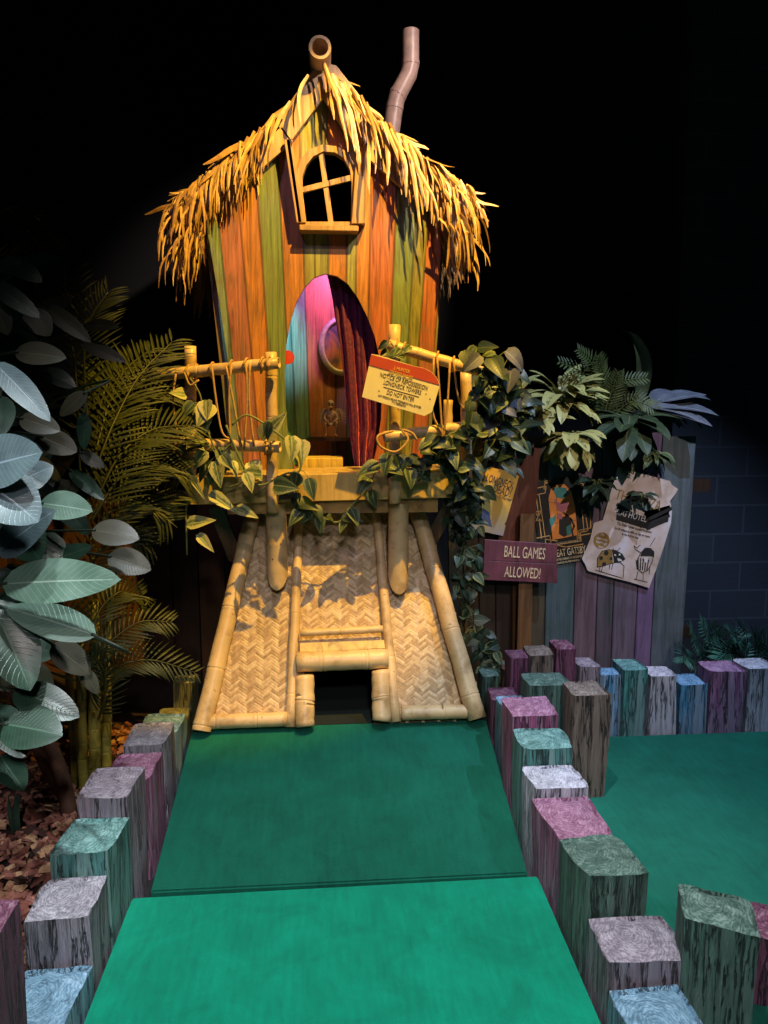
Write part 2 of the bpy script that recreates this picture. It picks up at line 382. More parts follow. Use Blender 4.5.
for i, (y0, y1, z, w, mt, lb, sl) in enumerate([
    (1.36, 1.635, .11, .18, T_blue, 'pale blue topped timber post cut by the bottom of the photo, right of the lane', 0),
    (1.645, 1.83, .165, .22, T_mauve, 'wide grey pink timber post with cracked top, beside the tall dark green one', -.05),
    (1.838, 2.085, .262, .188, T_green, 'grey green topped timber post in front of the rose pink one, right of the lane', -.12),
    (2.095, 2.325, .235, .188, T_pink, 'rose pink timber post halfway along the right side of the lane', .05),
    (2.333, 2.485, .275, .188, T_fwhite, 'whitish grey timber post between pink and pale teal ones, right of the lane', .05),
    (2.49, 2.65, .345, .188, T_teal, 'pale teal topped timber post behind the whitish grey one, right of the lane', .05),
    (2.657, 2.83, .40, .188, T_pink, 'orchid pink topped timber post, highest in the stepped row right of the lane', .05),
    (2.84, 3.04, .325, .15, T_blue, 'dusty blue timber post behind the orchid pink one, right of the lane', 0),
    (3.05, 3.2, .30, .13, T_plum, 'low reddish timber post at the right foot of the hut', 0)]):
    x = .70+(.02 if i > 6 else 0)
    post(x, x+w, y0, y1, z, -.12, mt, lb, GR, sl, i+20)
def postpx(x0, x1, yt, Y, dep, mt, lb, seed, zb=-.12, sl=0., grp=GF, slx=0):
    a = Q(x0, yt, Y); b = Q(x1, yt, Y); return post(a.x, b.x, Y, Y+dep, a.z, zb, mt, lb, grp, sl, seed, slx)
post(.90, 1.085, 1.60, 1.75, .285, -.12, T_green, 'tall dark green timber post standing near the bottom right corner', GF, 0, 31, -.1, -.30)
post(1.12, 1.29, 1.64, 1.78, .2, -.12, T_plum, 'dull pink timber post cut by the right edge, beside the tall dark green one', GF, 0, 32, 0, -.3)
postpx(574, 611, 694, 2.73, .15, T_brown, 'dark brown timber post with full height visible on the green, right of the lane', 33, -.01)
postpx(529, 572, 684, 2.93, .15, T_green, 'dark green timber post behind and left of the tall brown one', 34)
postpx(484, 502, 676, 3.34, .14, T_green, 'low dark green timber post beside the ivy at the foot of the hut', 35)
postpx(503, 512, 668, 3.42, .14, T_rust, 'narrow rust orange timber post half covered by ivy leaves', 36)
postpx(511, 530, 657, 3.20, .12, T_plum, 'dark pink timber post left of the brown topped one, behind the lane', 37)
postpx(531, 556, 654, 3.22, .15, T_brown, 'brown topped timber post between two dark pink ones', 38)
postpx(557, 578, 648, 3.27, .15, T_plum, 'dark pink timber post right of the brown topped one', 39)
postpx(579, 601, 666, 3.30, .14, T_mauve, 'short grey timber post between the dark pink and bright blue ones', 40)
postpx(602, 624, 674, 3.29, .10, T_fblue, 'bright blue timber post, first of the far row behind the green', 41)
postpx(612, 650, 668, 3.29, .001, T_fteal, 'x', 42) if 0 else None
postpx(625, 650, 669, 3.27, .16, T_fteal, 'teal timber post, tallest of the far row behind the green', 42)
postpx(651, 680, 676, 3.29, .15, T_fwhite, 'whitish timber post with dark streaks between the teal and blue ones', 43)
postpx(681, 711, 684, 3.29, .15, T_fblue, 'shortest blue timber post of the far row, left of the orchid one', 44)
postpx(712, 747, 671, 3.28, .16, T_fpink, 'orchid purple timber post in the far row behind the green', 45)
postpx(748, 782, 668, 3.28, .16, T_fwhite, 'pale timber post cut by the right edge of the photo, ending the far row', 46)
# ------------------------------------------------------------------ mulch bed
bm = NB(); n = 26
g = [[bm.verts.new((-4.6+i*(3.77/n), .4+j*(4.8/n), -.035+.03*noise.noise(V((i*.5, j*.5, 0))))) for j in range(n+1)] for i in range(n+1)]
for i in range(n):
    for j in range(n): bm.faces.new((g[i][j], g[i+1][j], g[i+1][j+1], g[i][j+1]))
r = bmesh.ops.extrude_face_region(bm, geom=list(bm.faces))
for v in [q for q in r['geom'] if isinstance(q, bmesh.types.BMVert)]: v.co.z = -.118
tag(obj('soil_bed', bm, plain('soil', '#24140d', .95, scale=40, bump=.8), smooth=True), 'dark soil bed under the bark chips left of the lane', 'soil', kind='stuff')
bm = NB()
for k in range(3400):
    y = rnd(1.2, 3.6); x = -.84-abs(random.gauss(0, .5))*(.5+y*.25)
    if x < -2.6: continue
    L = rnd(.012, .034); w = L*rnd(.4, .8); h = rnd(.003, .008)
    mtx = Matrix.Translation((x, y, -.02+rnd(0, .03))) @ Matrix.Rotation(rnd(0, 6.3), 4, 'Z') @ Matrix.Rotation(rnd(-.7, .7), 4, 'X') @ Matrix.Rotation(rnd(-.6, .6), 4, 'Y')
    P = [(-L, -w*.6, -h), (L*.7, -w, -h), (L, w*.5, -h), (-L*.6, w, -h), (-L*.8, -w*.5, h), (L*.6, -w*.8, h), (L*.9, w*.4, h*.6), (-L*.5, w*.8, h)]
    hexa(bm, [mtx @ V(p) for p in P], random.choice((0, 0, 1, 1, 2, 3)))
tag(obj('bark_chips', bm, [plain('bark_a', '#8a5848', .7, scale=60), plain('bark_b', '#713f34', .7, scale=60), plain('bark_c', '#a98060', .7, scale=60), plain('bark_d', '#3a2019', .8)]),
    'reddish brown bark chips scattered on the bed left of the lane', 'bark chips', kind='stuff')
exec_after = []
# ------------------------------------------------------------------ the hut
hut = thing('hut', 'crooked wooden hut on bamboo stilts with thatched roof, at the end of the lane', 'hut', (.04, 3.7, .0))
YW = 3.72                                     # front face of the front wall
def wall_mat(name, bands, x_axis='X', lean=0.):
    """vertical painted planks fanning outwards; bands = (fraction, colour)"""
    t = NT(name); tc = t.n('ShaderNodeTexCoord'); sp = t.n('ShaderNodeSeparateXYZ'); t.l(tc.outputs['Object'], sp.inputs[0])
    ax = sp.outputs[0] if x_axis == 'X' else sp.outputs[1]; z = sp.outputs[2]
    sc = t.math('ADD', t.math('MULTIPLY', t.math('SUBTRACT', z, 1.23), .085), .5)      # half width grows with height
    f = t.math('ADD', t.math('MULTIPLY', t.math('DIVIDE', ax, sc), .5), .5)
    pts = [(p, lin(c)) for p, c in bands]
    col = t.ramp(f, pts, 'CONSTANT')
    v = t.coords((20, 20, 1.1)); n = t.noise(v, 1.3, 7, .7, 2.2); kn = t.noise(t.coords((6, 6, 2.2)), 1.5, 6, .75, 1.)
    k = t.ramp(n, [(.34, .38), (.5, .9), (.66, 1.35)])
    mx = t.n('ShaderNodeMix', data_type='RGBA', blend_type='MULTIPLY'); mx.inputs[0].default_value = 1; t.l(col, mx.inputs[6]); t.l(k, mx.inputs[7])
    c2 = t.mix(t.math('MULTIPLY', t.ramp(kn, [(.46, 0.), (.66, 1.)]), .5), mx.outputs[2], lin('#6f6048'))
    gr = None
    for p, _ in bands[1:]:
        d = t.math('ABSOLUTE', t.math('SUBTRACT', f, p)); g_ = t.math('LESS_THAN', d, .0042)
        gr = g_ if gr is None else t.math('MAXIMUM', gr, g_)
    c3 = t.mix(t.math('MULTIPLY', gr, .55), c2, lin('#1c120a'))
    t.base(c3); t.set(Roughness=.42); t.bump(t.math('SUBTRACT', t.math('MULTIPLY', n, .5), t.math('MULTIPLY', gr, 2.)), .5, .006); return t.m
O_, G_, Yg, R_, P_, T_ = '#b5763a', '#70804a', '#918f50', '#a9603c', '#86607c', '#5f8474'
bands = [(0., '#7d9078'), (.055, '#a86a58'), (.14, O_), (.215, G_), (.30, O_), (.385, Yg), (.43, Yg), (.485, O_), (.56, Yg), (.60, O_), (.655, R_), (.755, G_), (.835, '#7f7a38'), (.885, R_), (.955, '#6d7f50')]
M_wall = wall_mat('painted_planks', bands)
outer = xz([(233, 474), (231, 420), (228, 362), (219, 300), (209, 240), (205, 214), (247, 180), (285, 140), (321, 84), (356, 138), (392, 172), (441, 206), (441, 249), (437, 320), (431, 390), (428, 474)], YW)
door_px = [(297, 472), (292, 460), (288, 437), (285.5, 405), (284.5, 372), (286, 345), (290, 322), (296, 303), (304, 288), (314, 277.5), (325, 273.5), (337, 276), (348, 284), (358, 298), (367, 316), (375, 337), (380, 360), (382, 390), (381, 420), (377, 447), (371, 472)]
win_px = [(305, 222), (301, 190), (301, 176), (305, 164), (312, 155), (323, 150), (335, 151), (345, 158), (351, 170), (353, 184), (352, 222)]
plate('front_wall', outer, [xz(door_px, YW)[::-1], xz(win_px, YW)[::-1]], YW, .03, M_wall, hut)
# door reveal edge, side walls, back wall, inside floor
def hullbox(bm, fpts, y0, y1, th=.02):
    pass
def wl(z): return -.47-.10*((z-1.23)/1.25)     # left and right edge of the flared wall at height z
def wr(z): return .525+.07*((z-1.23)/1.25)
for nm, fx, s in (('side_wall', wl, 1), ('side_wall', wr, -1)):
    bm = NB(); z0, z1 = 1.23, 2.5
    hexa(bm, [(fx(z0), YW+.031, z0), (fx(z0)+s*.025, YW+.031, z0), (fx(z0)+s*.025, 4.7, z0), (fx(z0), 4.7, z0), (fx(z1), YW+.031, z1), (fx(z1)+s*.025, YW+.031, z1), (fx(z1)+s*.025, 4.7, z1), (fx(z1), 4.7, z1)])
    obj(nm, bm, plank_paint('side_planks', '#6d7050', '#8a4a30'), hut)
M_in = wall_mat('inner_planks', [(0., '#5a9488'), (.30, '#6a9a88'), (.375, '#b87a58'), (.52, '#86607c'), (.58, '#5a8a84'), (.70, O_), (.82, G_), (.92, P_)])
bm = NB(); hexa(bm, [(-.44, 4.28, 1.24), (.50, 4.28, 1.24), (.50, 4.3, 1.24), (-.44, 4.3, 1.24), (-.52, 4.28, 2.45), (.56, 4.28, 2.45), (.56, 4.3, 2.45), (-.52, 4.3, 2.45)])
obj('inner_wall', bm, M_in, hut)
bm = NB(); hexa(bm, [(-.53, 3.76, 2.42), (.58, 3.76, 2.42), (.58, 4.69, 2.42), (-.53, 4.69, 2.42), (-.53, 3.76, 2.44), (.58, 3.76, 2.44), (.58, 4.69, 2.44), (-.53, 4.69, 2.44)])
obj('loft_floor', bm, M_soot, hut)
bm = NB(); hexa(bm, [(-.46, 4.7, 1.23), (.51, 4.7, 1.23), (.51, 4.72, 1.23), (-.46, 4.72, 1.23), (-.57, 4.7, 2.5), (.6, 4.7, 2.5), (.6, 4.72, 2.5), (-.57, 4.72, 2.5)])
obj('back_wall', bm, M_soot, hut)
# roof: kinked bell profile
prof = [V((p.x, 0, p.z)) for p in (Q(171, 209, 3.62), Q(228, 160, 3.62), Q(279, 118, 3.62), Q(320, 64, 3.62), Q(372, 116, 3.62), Q(422, 160, 3.62), Q(472, 196, 3.62))]
M_roof = plain('roof_board', '#4a3822', .8)
bm = NB(); a = []; b = []
for y in (3.69, 4.82):
    a.append([bm.verts.new((p.x, y, p.z)) for p in prof]); b.append([bm.verts.new((p.x, y, p.z-.03)) for p in prof])
for i in range(6):
    bm.faces.new((a[0][i], a[0][i+1], a[1][i+1], a[1][i])); bm.faces.new((b[0][i+1], b[0][i], b[1][i], b[1][i+1]))
    for r_ in (0, 1): bm.faces.new((a[r_][i], b[r_][i], b[r_][i+1], a[r_][i+1]))
bm.faces.new((a[0][0], a[1][0], b[1][0], b[0][0])); bm.faces.new((a[0][6], b[0][6], b[1][6], a[1][6]))
obj('roof', bm, M_roof, hut)
bm = NB(); v_ = [bm.verts.new(p) for p in [(prof[0].x+.2, 4.7, 2.45), (prof[6].x-.2, 4.7, 2.45)] + [(p.x*.93, 4.7, p.z-.04) for p in prof[::-1][1:-1]]]; bm.faces.new(v_)
r_ = bmesh.ops.extrude_face_region(bm, geom=list(bm.faces))
for q in [g_ for g_ in r_['geom'] if isinstance(g_, bmesh.types.BMVert)]: q.co.y += .02
obj('gable_back', bm, M_soot, hut)
# bargeboards
M_barge = plank_paint('barge_wood', '#b89a80', '#a08064', 1.)
for pts in ([(319, 62), (323, 97), (290, 141), (276, 122)], [(319.5, 62), (336, 66), (376, 117), (358, 151), (323.5, 97)],
            [(282, 127), (292, 141), (250, 178), (196, 213), (188, 200), (240, 163)], [(372, 121), (421, 160), (452, 190), (446, 218), (421, 204), (388, 175), (362, 152)]):
    plate('bargeboard', xz(pts, 3.68), [], 3.68, .025, M_barge, hut, .003)
# ridge tube and chimney
M_pipe = plain('painted_pipe', '#b89c86', .45, scale=20)
bm = NB(); a_ = Q(320, 47, 3.56); tube(bm, [a_, a_+V((0, .06, 0)), a_+V((0, .4, -.005))], .05, 28, hollow=.74)
a2 = a_+V((.0, .2, -.0)); tube(bm, [a2+V((0, 0, -.03)), a2+V((0.0, .03, -.10))], [.046, .05], 20)
obj('ridge_tube', bm, M_pipe, hut, smooth=True).data.set_sharp_from_angle(angle=.7)
bm = NB(); c_ = [Q(390, 140, 4.2), Q(395.5, 99, 4.2), Q(410.5, 71, 4.2), Q(410.5, 31, 4.2)]
pts = [c_[0], c_[0].lerp(c_[1], .85), c_[1].lerp(c_[2], .12), c_[2].lerp(c_[1], .12), c_[2].lerp(c_[3], .14), c_[3]]
tube(bm, pts, .046, 24, hollow=.85)
for p, q in ((pts[1], pts[0]), (pts[2], pts[3]), (pts[4], pts[5])): tube(bm, [p, p.lerp(q, .12)], .0485, 24)
obj('chimney', bm, plain('chimney_pipe', '#c0a094', .4, scale=14), hut, smooth=True).data.set_sharp_from_angle(angle=.6)
# window
M_win = plank_paint('window_wood', '#b08c5c', '#96703e')
arch = [(300, 225), (297, 190), (297, 172), (301, 159), (309, 150), (322, 145), (337, 146.5), (348, 153), (355.5, 167), (357.5, 184), (356, 225)]
arch_in = [(306, 222), (302, 190), (302, 176), (306, 165), (313, 156), (323, 151), (335, 152), (344, 158), (350.5, 170), (352, 184), (351.5, 222)]
wf = plate('window', xz(arch, 3.67), [xz(arch_in, 3.67)[::-1]], 3.67, .045, M_win, hut, .002)
bm = NB(); 
def bar_px(bm, a, b, w, Y, th, mi=0):
    p, q = Q(*a, Y), Q(*b, Y); d = (q-p).normalized(); s = V((-d.z, 0, d.x))*w/2; t = V((0, th, 0))
    hexa(bm, [p-s, p+s, p+s+t, p-s+t, q-s, q+s, q+s+t, q-s+t], mi)
bar_px(bm, (321, 152), (331, 223), .024, 3.68, .02); obj('muntin', bm, M_win, wf)
bm = NB(); bar_px(bm, (301, 190), (353, 177), .024, 3.675, .02); obj('muntin', bm, M_win, wf)
bm = NB(); p, q = Q(299, 222, 3.6), Q(359, 229, 3.6); box(bm, p.x, q.x, 3.645, 3.74, q.z, p.z); bevel_all(bm, .003, 1); obj('sill', bm, M_win, wf)
for pts in ([(284.5, 140), (291, 139), (305, 222), (297, 222)], [(357, 150), (369, 141), (365, 223), (352, 223)]):
    o = plate('shutter_board', xz(pts, 3.65), [], 3.65, .02, M_win, wf, .002)
bm = NB(); bar_px(bm, (288, 139), (300, 222), .014, 3.65, .07); obj('shutter_board', bm, M_win, wf)
bm = NB(); bar_px(bm, (368, 142), (364, 223), .014, 3.65, .07); obj('shutter_board', bm, M_win, wf)
# thatch
M_th = [plain('palm_strip_a', '#a8804a', .5, scale=30), plain('palm_strip_b', '#bd9a66', .5, scale=30), plain('palm_strip_c', '#8c683c', .55, scale=30), plain('palm_strip_lit', '#c4a894', .5, scale=30)]  # last tone puts the whitish light from the right into the strip colour
def strip(bm, p, d, L, w, g, mi, tw, n=7):
    p = V(p); d = V(d).normalized(); s = d.cross(V((0, -1, 0))).normalized(); s = (s*math.cos(tw)+s.cross(d)*math.sin(tw)).normalized()
    prev = None
    for i in range(n+1):
        t = i/n; ww = w*(.55+.45*math.sin(PI*min(1, t*1.1+.12)))*(1 if i < n else .35)
        nn = s.cross(d).normalized()
        cur = [bm.verts.new(p-s*ww), bm.verts.new(p+nn*ww*.35), bm.verts.new(p+s*ww)]
        if prev:
            for j in (0, 1):
                f = bm.faces.new((prev[j], prev[j+1], cur[j+1], cur[j])); f.material_index = mi
        prev = cur; p = p+d*(L/n); d = (d+V((0, 0, -1))*g*(.3+t)+rv(.16)).normalized(); s = (s-d*s.dot(d)).normalized()
def profpt(side, s):
    pl = prof[3::-1] if side < 0 else prof[3:]
    x = s*3; i = min(2, int(x)); return pl[i].lerp(pl[i+1], x-i), (pl[i+1]-pl[i]).normalized()
for side, nm in ((-1, 'thatch'), (1, 'thatch')):
    bm = NB(); N = 560
    for k in range(N):
        u = random.random()
        if u < .55: s = random.random()**.7; y = rnd(3.61, 3.70); fwd = -rnd(-.1, .15)
        else: s = random.random()**.6; y = 3.66+1.1*random.random()**1.3; fwd = rnd(-.2, .2)
        low = s > .36; L = rnd(.10, .27)+.06*s; p, dn = profpt(side, min(1, s))
        if not low:
            y = max(y, rnd(3.71, 3.85) if side < 0 else rnd(3.66, 3.8)); L = rnd(.12, .26)
            d = dn+V((side*rnd(.0, .15), fwd*.3, rnd(-.1, .12))); g_ = rnd(.0, .12)
            if side > 0 and random.random() < .25: d = dn*.5+V((0, -.2, -rnd(.3, .7))); g_ = rnd(.1, .5); y = rnd(3.60, 3.66)
        else:
            d = dn*rnd(.5, 1.2)+V((side*rnd(-.25, .15), fwd, rnd(-.9, .1))); g_ = rnd(.15, 1.1)
            if random.random() < .10: g_ = rnd(-.1, .1); d = dn+V((side*rnd(0, .3), fwd, rnd(-.05, .3))); L *= .7
            if y < 3.66: d += V((0, -.1, -rnd(.0, .9)))
            if s > .8: L = min(L, rnd(.1, .2)); 
        strip(bm, p+V((0, 0, rnd(.0, .035)))+V((0, y, 0)), d, L, rnd(.0065, .0135), g_, random.choice((0, 0, 1, 1, 2, 3 if side > 0 else 1)), rnd(-1.1, 1.1))
    for k in range(420):                             # hanging eave bundle down the whole side
        y = 3.56+1.2*random.random()**1.5; p, dn = profpt(side, rnd(.85, 1.)); z_ = -random.random()**1.5*.22
        strip(bm, p+V((side*rnd(-.07, .02), y, z_)), V((side*rnd(-.1, .8), rnd(-.5, .3), -rnd(.3, 1.))), rnd(.08, .26), rnd(.005, .011), rnd(.3, 1.3), random.choice((0, 0, 1, 2, 3 if side > 0 else 2)), rnd(-1.2, 1.2))
    for k in range(13 if side > 0 else 4):            # long loose strips over the gable
        s = rnd(.05, .33) if side < 0 else (rnd(0, .14) if k < 5 else rnd(.2, .62))
        p, dn = profpt(side, s)
        strip(bm, p+V((0, rnd(3.59, 3.63), .01)), dn*(.9 if side < 0 else .3)+V((side*.1, -.15, -.75 if side > 0 else -.35)), rnd(.28, .45) if side > 0 else rnd(.2, .3), rnd(.007, .012), rnd(.15, .4), random.choice((1, 3)), rnd(-.4, .4), 9)
    obj(nm, bm, M_th, hut, recalc=False)
# deck
M_deck = plank_paint('deck_wood', '#c8a860', '#a88848', .8)
bm = NB(); DY = 3.37
a, b, c, d = Q(190, 478, DY), Q(455, 470, DY), Q(455, 497.5, DY), Q(190, 505, DY)
hexa(bm, [d, c, (c.x, DY+.025, c.z), (d.x, DY+.025, d.z), a, b, (b.x, DY+.025, b.z), (a.x, DY+.025, a.z)]); bevel_all(bm, .003, 1)
obj('deck_fascia', bm, M_deck, hut)
bm = NB(); zt0, zt1 = a.z, b.z; ny = 4
for k in range(ny):
    y0 = DY+.027+k*.094; y1 = y0+.09
    hexa(bm, [(a.x, y0, zt0-.03), (b.x, y0, zt1-.03), (b.x, y1, zt1-.03), (a.x, y1, zt0-.03), (a.x, y0, zt0), (b.x, y0, zt1), (b.x, y1, zt1), (a.x, y1, zt0)])
obj('deck_board', bm, M_deck, hut)
bm = NB(); box(bm, -.45, .52, 3.76, 4.68, 1.18, 1.235); obj('hut_floor', bm, plank_paint('inner_floor', '#6a4a28'), hut)
bm = NB(); hexa(bm, [(-.45, DY+.03, 1.08), (.52, DY+.03, 1.08), (.52, 4.6, 1.08), (-.45, 4.6, 1.08), (-.45, DY+.03, 1.13), (.52, DY+.03, 1.15), (.52, 4.6, 1.15), (-.45, 4.6, 1.13)]); obj('floor_joist', bm, M_bam_d, hut)
bm = NB(); p, q = Q(298, 470, 3.80), Q(343, 458, 3.80); box(bm, p.x, q.x, 3.80, 4.0, p.z, q.z); bevel_all(bm, .004, 1); obj('door_step', bm, plank_paint('step_wood', '#d0b050'), hut)
# chute: base board and woven cane facing made of real interlaced strips
zt = CH_Z+.93
def CH(x, z, off=0): return V((x, CH_Y+CH_S*(z-CH_Z), z))+CH_N*off
bl, br = PP(196, 730), PP(484, 719); tl, tr = PP(258, 500), PP(420, 500)
hl, hr, ht = PP(313, 712), PP(373, 712), PP(340, 650)
def chute_board():
    bm = NB()
    for quad in ([bl, V((hl.x, bl.y, bl.z)), CH(hl.x, ht.z), CH(bl.x+(tl.x-bl.x)*(ht.z-bl.z)/(tl.z-bl.z), ht.z)],
                 [V((hr.x, bl.y, bl.z)), br, CH(br.x+(tr.x-br.x)*(ht.z-bl.z)/(tr.z-bl.z), ht.z), CH(hr.x, ht.z)],
                 [CH(bl.x+(tl.x-bl.x)*(ht.z-bl.z)/(tl.z-bl.z), ht.z+.001), CH(br.x+(tr.x-br.x)*(ht.z-bl.z)/(tr.z-bl.z), ht.z+.001), CH(tr.x, tr.z), CH(tl.x, tl.z)]):
        q = [p-CH_N*.004 for p in quad]; hexa(bm, [p-CH_N*.02 for p in q]+q)
    return bm
obj('chute_board', chute_board(), plain('cane_back', '#5a4222', .8), hut)
M_w = [plain('cane_a', '#c2a478', .45, scale=60), plain('cane_b', '#ac8c60', .45, scale=60), plain('cane_c', '#ccb086', .45, scale=60), plain('cane_d', '#a08258', .5, scale=60)]
def inside(x, z):
    if z < bl.z+.02 or z > tl.z: return False
    k = (z-bl.z)/(tl.z-bl.z)
    if x < bl.x+(tl.x-bl.x)*k or x > br.x+(tr.x-br.x)*k: return False
    if z < ht.z and hl.x-.05 < x < hr.x+.05: return False
    return True
bm = NB(); CW, SH = .036, .0125; rr = random.Random(4)
x = bl.x; col = 0
while x < br.x:
    sgn = 1 if col % 2 == 0 else -1; z = bl.z-.03
    while z < tl.z+.03:
        xm = x+CW/2; zc = z
        if inside(xm-CW*.3, zc) and inside(xm+CW*.3, zc):
            rise = CW*.62*sgn; k = rr.choice((0, 0, 1, 1, 2, 3)); e = .0015*rr.random(); ov = CW*.16
            P = []
            for (u, w) in ((-1, -1), (-1, 0), (-1, 1), (0, -1), (0, 0), (0, 1), (1, -1), (1, 0), (1, 1)):
                px_ = xm+u*(CW/2+ov); pz = zc+u*rise/2*(1+2*ov/CW)+w*SH*.52
                h = .0005+ (.0020 if u == 0 else -.0002)+(.0010 if w == 0 else 0)+e
                P.append(bm.verts.new(CH(px_, pz, h)))
            for a_, b_, c_2, d_ in ((0, 3, 4, 1), (1, 4, 5, 2), (3, 6, 7, 4), (4, 7, 8, 5)):
                f = bm.faces.new((P[a_], P[b_], P[c_2], P[d_])); f.material_index = k; f.smooth = True
        z += SH
    x += CW; col += 1
obj('woven_facing', bm, M_w, hut, recalc=False)
def bam(name, a, b, r, nodes, off=None, par=None, **k):
    off = r if off is None else off
    bm = NB(); bamboo(bm, PP(*a, off) if len(a) == 2 else a, PP(*b, off) if len(b) == 2 else b, r, nodes, **k)
    o = obj(name, bm, [M_bam, M_bamring], par or hut, smooth=True, recalc=True); return o
bam('chute_rail', (201.5, 731), (255, 503), .041, (.02, .25, .51, .79), r2=.038)
bam('chute_rail', (477, 719), (415, 503), .043, (.10, .39, .68, .92), r2=.039)
bam('chute_rail', (290.5, 727), (300, 500), .024, (.13, .47, .76), r2=.021)
bam('chute_rail', (396, 722), (375, 500), .024, (.27, .59, .80), r2=.021)
bam('bottom_rail', (208, 722), (287, 719), .032, (.1, .62), n=18)
bam('bottom_rail', (402, 713), (472, 711), .032, (.12, .6), n=18)
# hutch mouth: lintel, ledge, stubs
bam('lintel', (297, 662), (388, 658.5), .045, (.28, .78), off=.05, n=20)
bm = NB(); bamboo(bm, PP(300, 633, .055), PP(383, 629, .055), .017, (.52,)); obj('ledge', bm, [M_bam, M_bamring], hut, smooth=True)
bm = NB(); a_, b_, c_2, d_ = PP(300, 652, .05), PP(385, 648, .05), PP(384, 640, .045), PP(300, 643, .045)
hexa(bm, [a_, b_, b_-CH_N*.03, a_-CH_N*.03, d_, c_2, c_2-CH_N*.03, d_-CH_N*.03]); obj('ledge_board', bm, M_deck, hut)
bam('mouth_stub', (305, 727), (305, 676), .042, (.5,), n=16)
bam('mouth_stub', (381.5, 721), (380.5, 671), .042, (.45,), n=16)
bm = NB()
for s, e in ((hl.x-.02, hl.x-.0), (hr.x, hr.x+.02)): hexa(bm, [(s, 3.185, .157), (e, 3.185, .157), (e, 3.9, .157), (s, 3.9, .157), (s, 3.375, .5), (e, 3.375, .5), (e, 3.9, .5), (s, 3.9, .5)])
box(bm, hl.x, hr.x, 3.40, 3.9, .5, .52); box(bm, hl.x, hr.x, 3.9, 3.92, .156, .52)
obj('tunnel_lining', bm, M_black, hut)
# sides closing the stilts and dark skirting boards
bm = NB()
for x0, x1, t0 in ((bl.x+.02, tl.x, 0), (br.x-.02, tr.x, 0)):
    vs = [(x0, bl.y+.03, .0), (x0, 4.55, .0), (x1, 4.55, 1.08), (x1, tl.y+.02, 1.08)]
    hexa(bm, [V(v)+V((-.008, 0, 0)) for v in vs]+[V(v)+V((.008, 0, 0)) for v in vs])
obj('skirt_board', bm, plank_paint('skirt', '#241a14'), hut)
for a_, b_ in (((215, 507), (236, 560)), ((452, 503), (424, 552))):
    bm = NB(); p, q = Q(*a_, 3.55), Q(*b_, 3.62); d_ = (q-p).normalized(); s = V((-d_.z, 0, d_.x))*.035
    hexa(bm, [p-s, p+s, p+s+V((0, .03, 0)), p-s+V((0, .03, 0)), q-s, q+s, q+s+V((0, .03, 0)), q-s+V((0, .03, 0))]); obj('brace', bm, plank_paint('brace_wood', '#5a4028'), hut)
# lower scooped posts hanging from the deck against the chute
for cx, by, r in ((276, 588, .048), (398.5, 592, .048)):
    p = Q(cx, 503, DY+.05); zb = Q(cx, by, DY+.05).z; bm = NB(); n = 20; top = []; bot = []
    lv = [1, .86, .70, .55, .53, .51, .3, .15, 0]
    rings = []
    for t in lv:
        ring = []
        for k in range(n):
            a_ = 2*PI*k/n; ox, oy = r*math.cos(a_), r*math.sin(a_); rr_ = 1.03 if t == .53 else 1.
            z = zb+(p.z-zb)*t
            z += (1-t)*(oy+r)*1.7 if t < .5 else 0
            ring.append(bm.verts.new((p.x+ox*rr_, p.y+oy*rr_, z)))
        rings.append(ring)
    for A, B in zip(rings, rings[1:]):
        for k in range(n): bm.faces.new((A[k], A[(k+1) % n], B[(k+1) % n], B[k]))
    bm.faces.new(rings[0]); bm.faces.new(rings[-1])
    obj('stilt', bm, [M_bam, M_bamring], hut, smooth=True).data.set_sharp_from_angle(angle=.8)
# railings
def railpost(a, b, r, Y, nodes):
    bm = NB(); bamboo(bm, Q(*b, Y), Q(*a, Y), r, nodes); return obj('rail_post', bm, [M_bam, M_bamring], hut, smooth=True)
RY = 3.335
railpost((190.5, 346), (190.5, 503), .026, 3.41, (.35, .8))
railpost((271, 352), (272.5, 512), .026, RY, (.22, .6, .85))
railpost((394.5, 325), (395, 503), .026, RY, (.2, .62))
railpost((466, 372), (467, 500), .026, 3.43, (.4, .7))
railpost((448, 400), (448, 470), .022, 3.5, (.5,))
def rail(a, Ya, b, Yb, r, nodes, hollow=0.):
    bm = NB(); bamboo(bm, Q(*a, Ya), Q(*b, Yb), r, nodes, hollow=hollow, r2=r*1.05); return obj('top_rail' if a[1] < 400 else 'lower_rail', bm, [M_bam, M_bamring], hut, smooth=True)
rail((279, 363), 3.25, (153, 376), 3.40, .025, (.2, .62), .72)
rail((280, 447), 3.25, (170, 443), 3.40, .025, (.25, .6), .72)
rail((486, 373), 3.30, (388, 345), 3.31, .024, (.3, .7), .72)
rail((384, 437), 3.24, (488, 424), 3.33, .025, (.3, .6), .72)
def cord(pts, r=.0055, n=6): 
    bm = NB(); tube(bm, smoothpath(pts, 5), r, n); return bm
def qpts(l, Y): return [Q(a, b, Y+(0 if len(c) == 0 else c[0])) for a, b, *c in l]
ropes = [[(176, 372), (173, 400), (178, 440), (182, 462)], [(212, 368), (216, 400), (222, 432), (232, 440)], [(231, 366), (229, 400), (231, 450)], [(226, 366), (233, 400), (241, 446)],
         [(246, 364), (247, 400), (244, 450)], [(250, 363), (249, 400), (254, 446)], [(184, 372), (190, 385), (199, 380)],
         [(437, 356), (440, 400), (443, 446)], [(434, 358), (432, 410), (446, 440)], [(453, 358), (458, 396), (464, 410)], [(450, 362), (447, 410), (443, 440)], [(482, 376), (476, 410), (472, 440)]]
for l in ropes:
    bm = NB(); tube(bm, smoothpath([Q(a, b, 3.255) for a, b in l], 4), .0048, 6); obj('rope', bm, M_rope, hut, smooth=True)
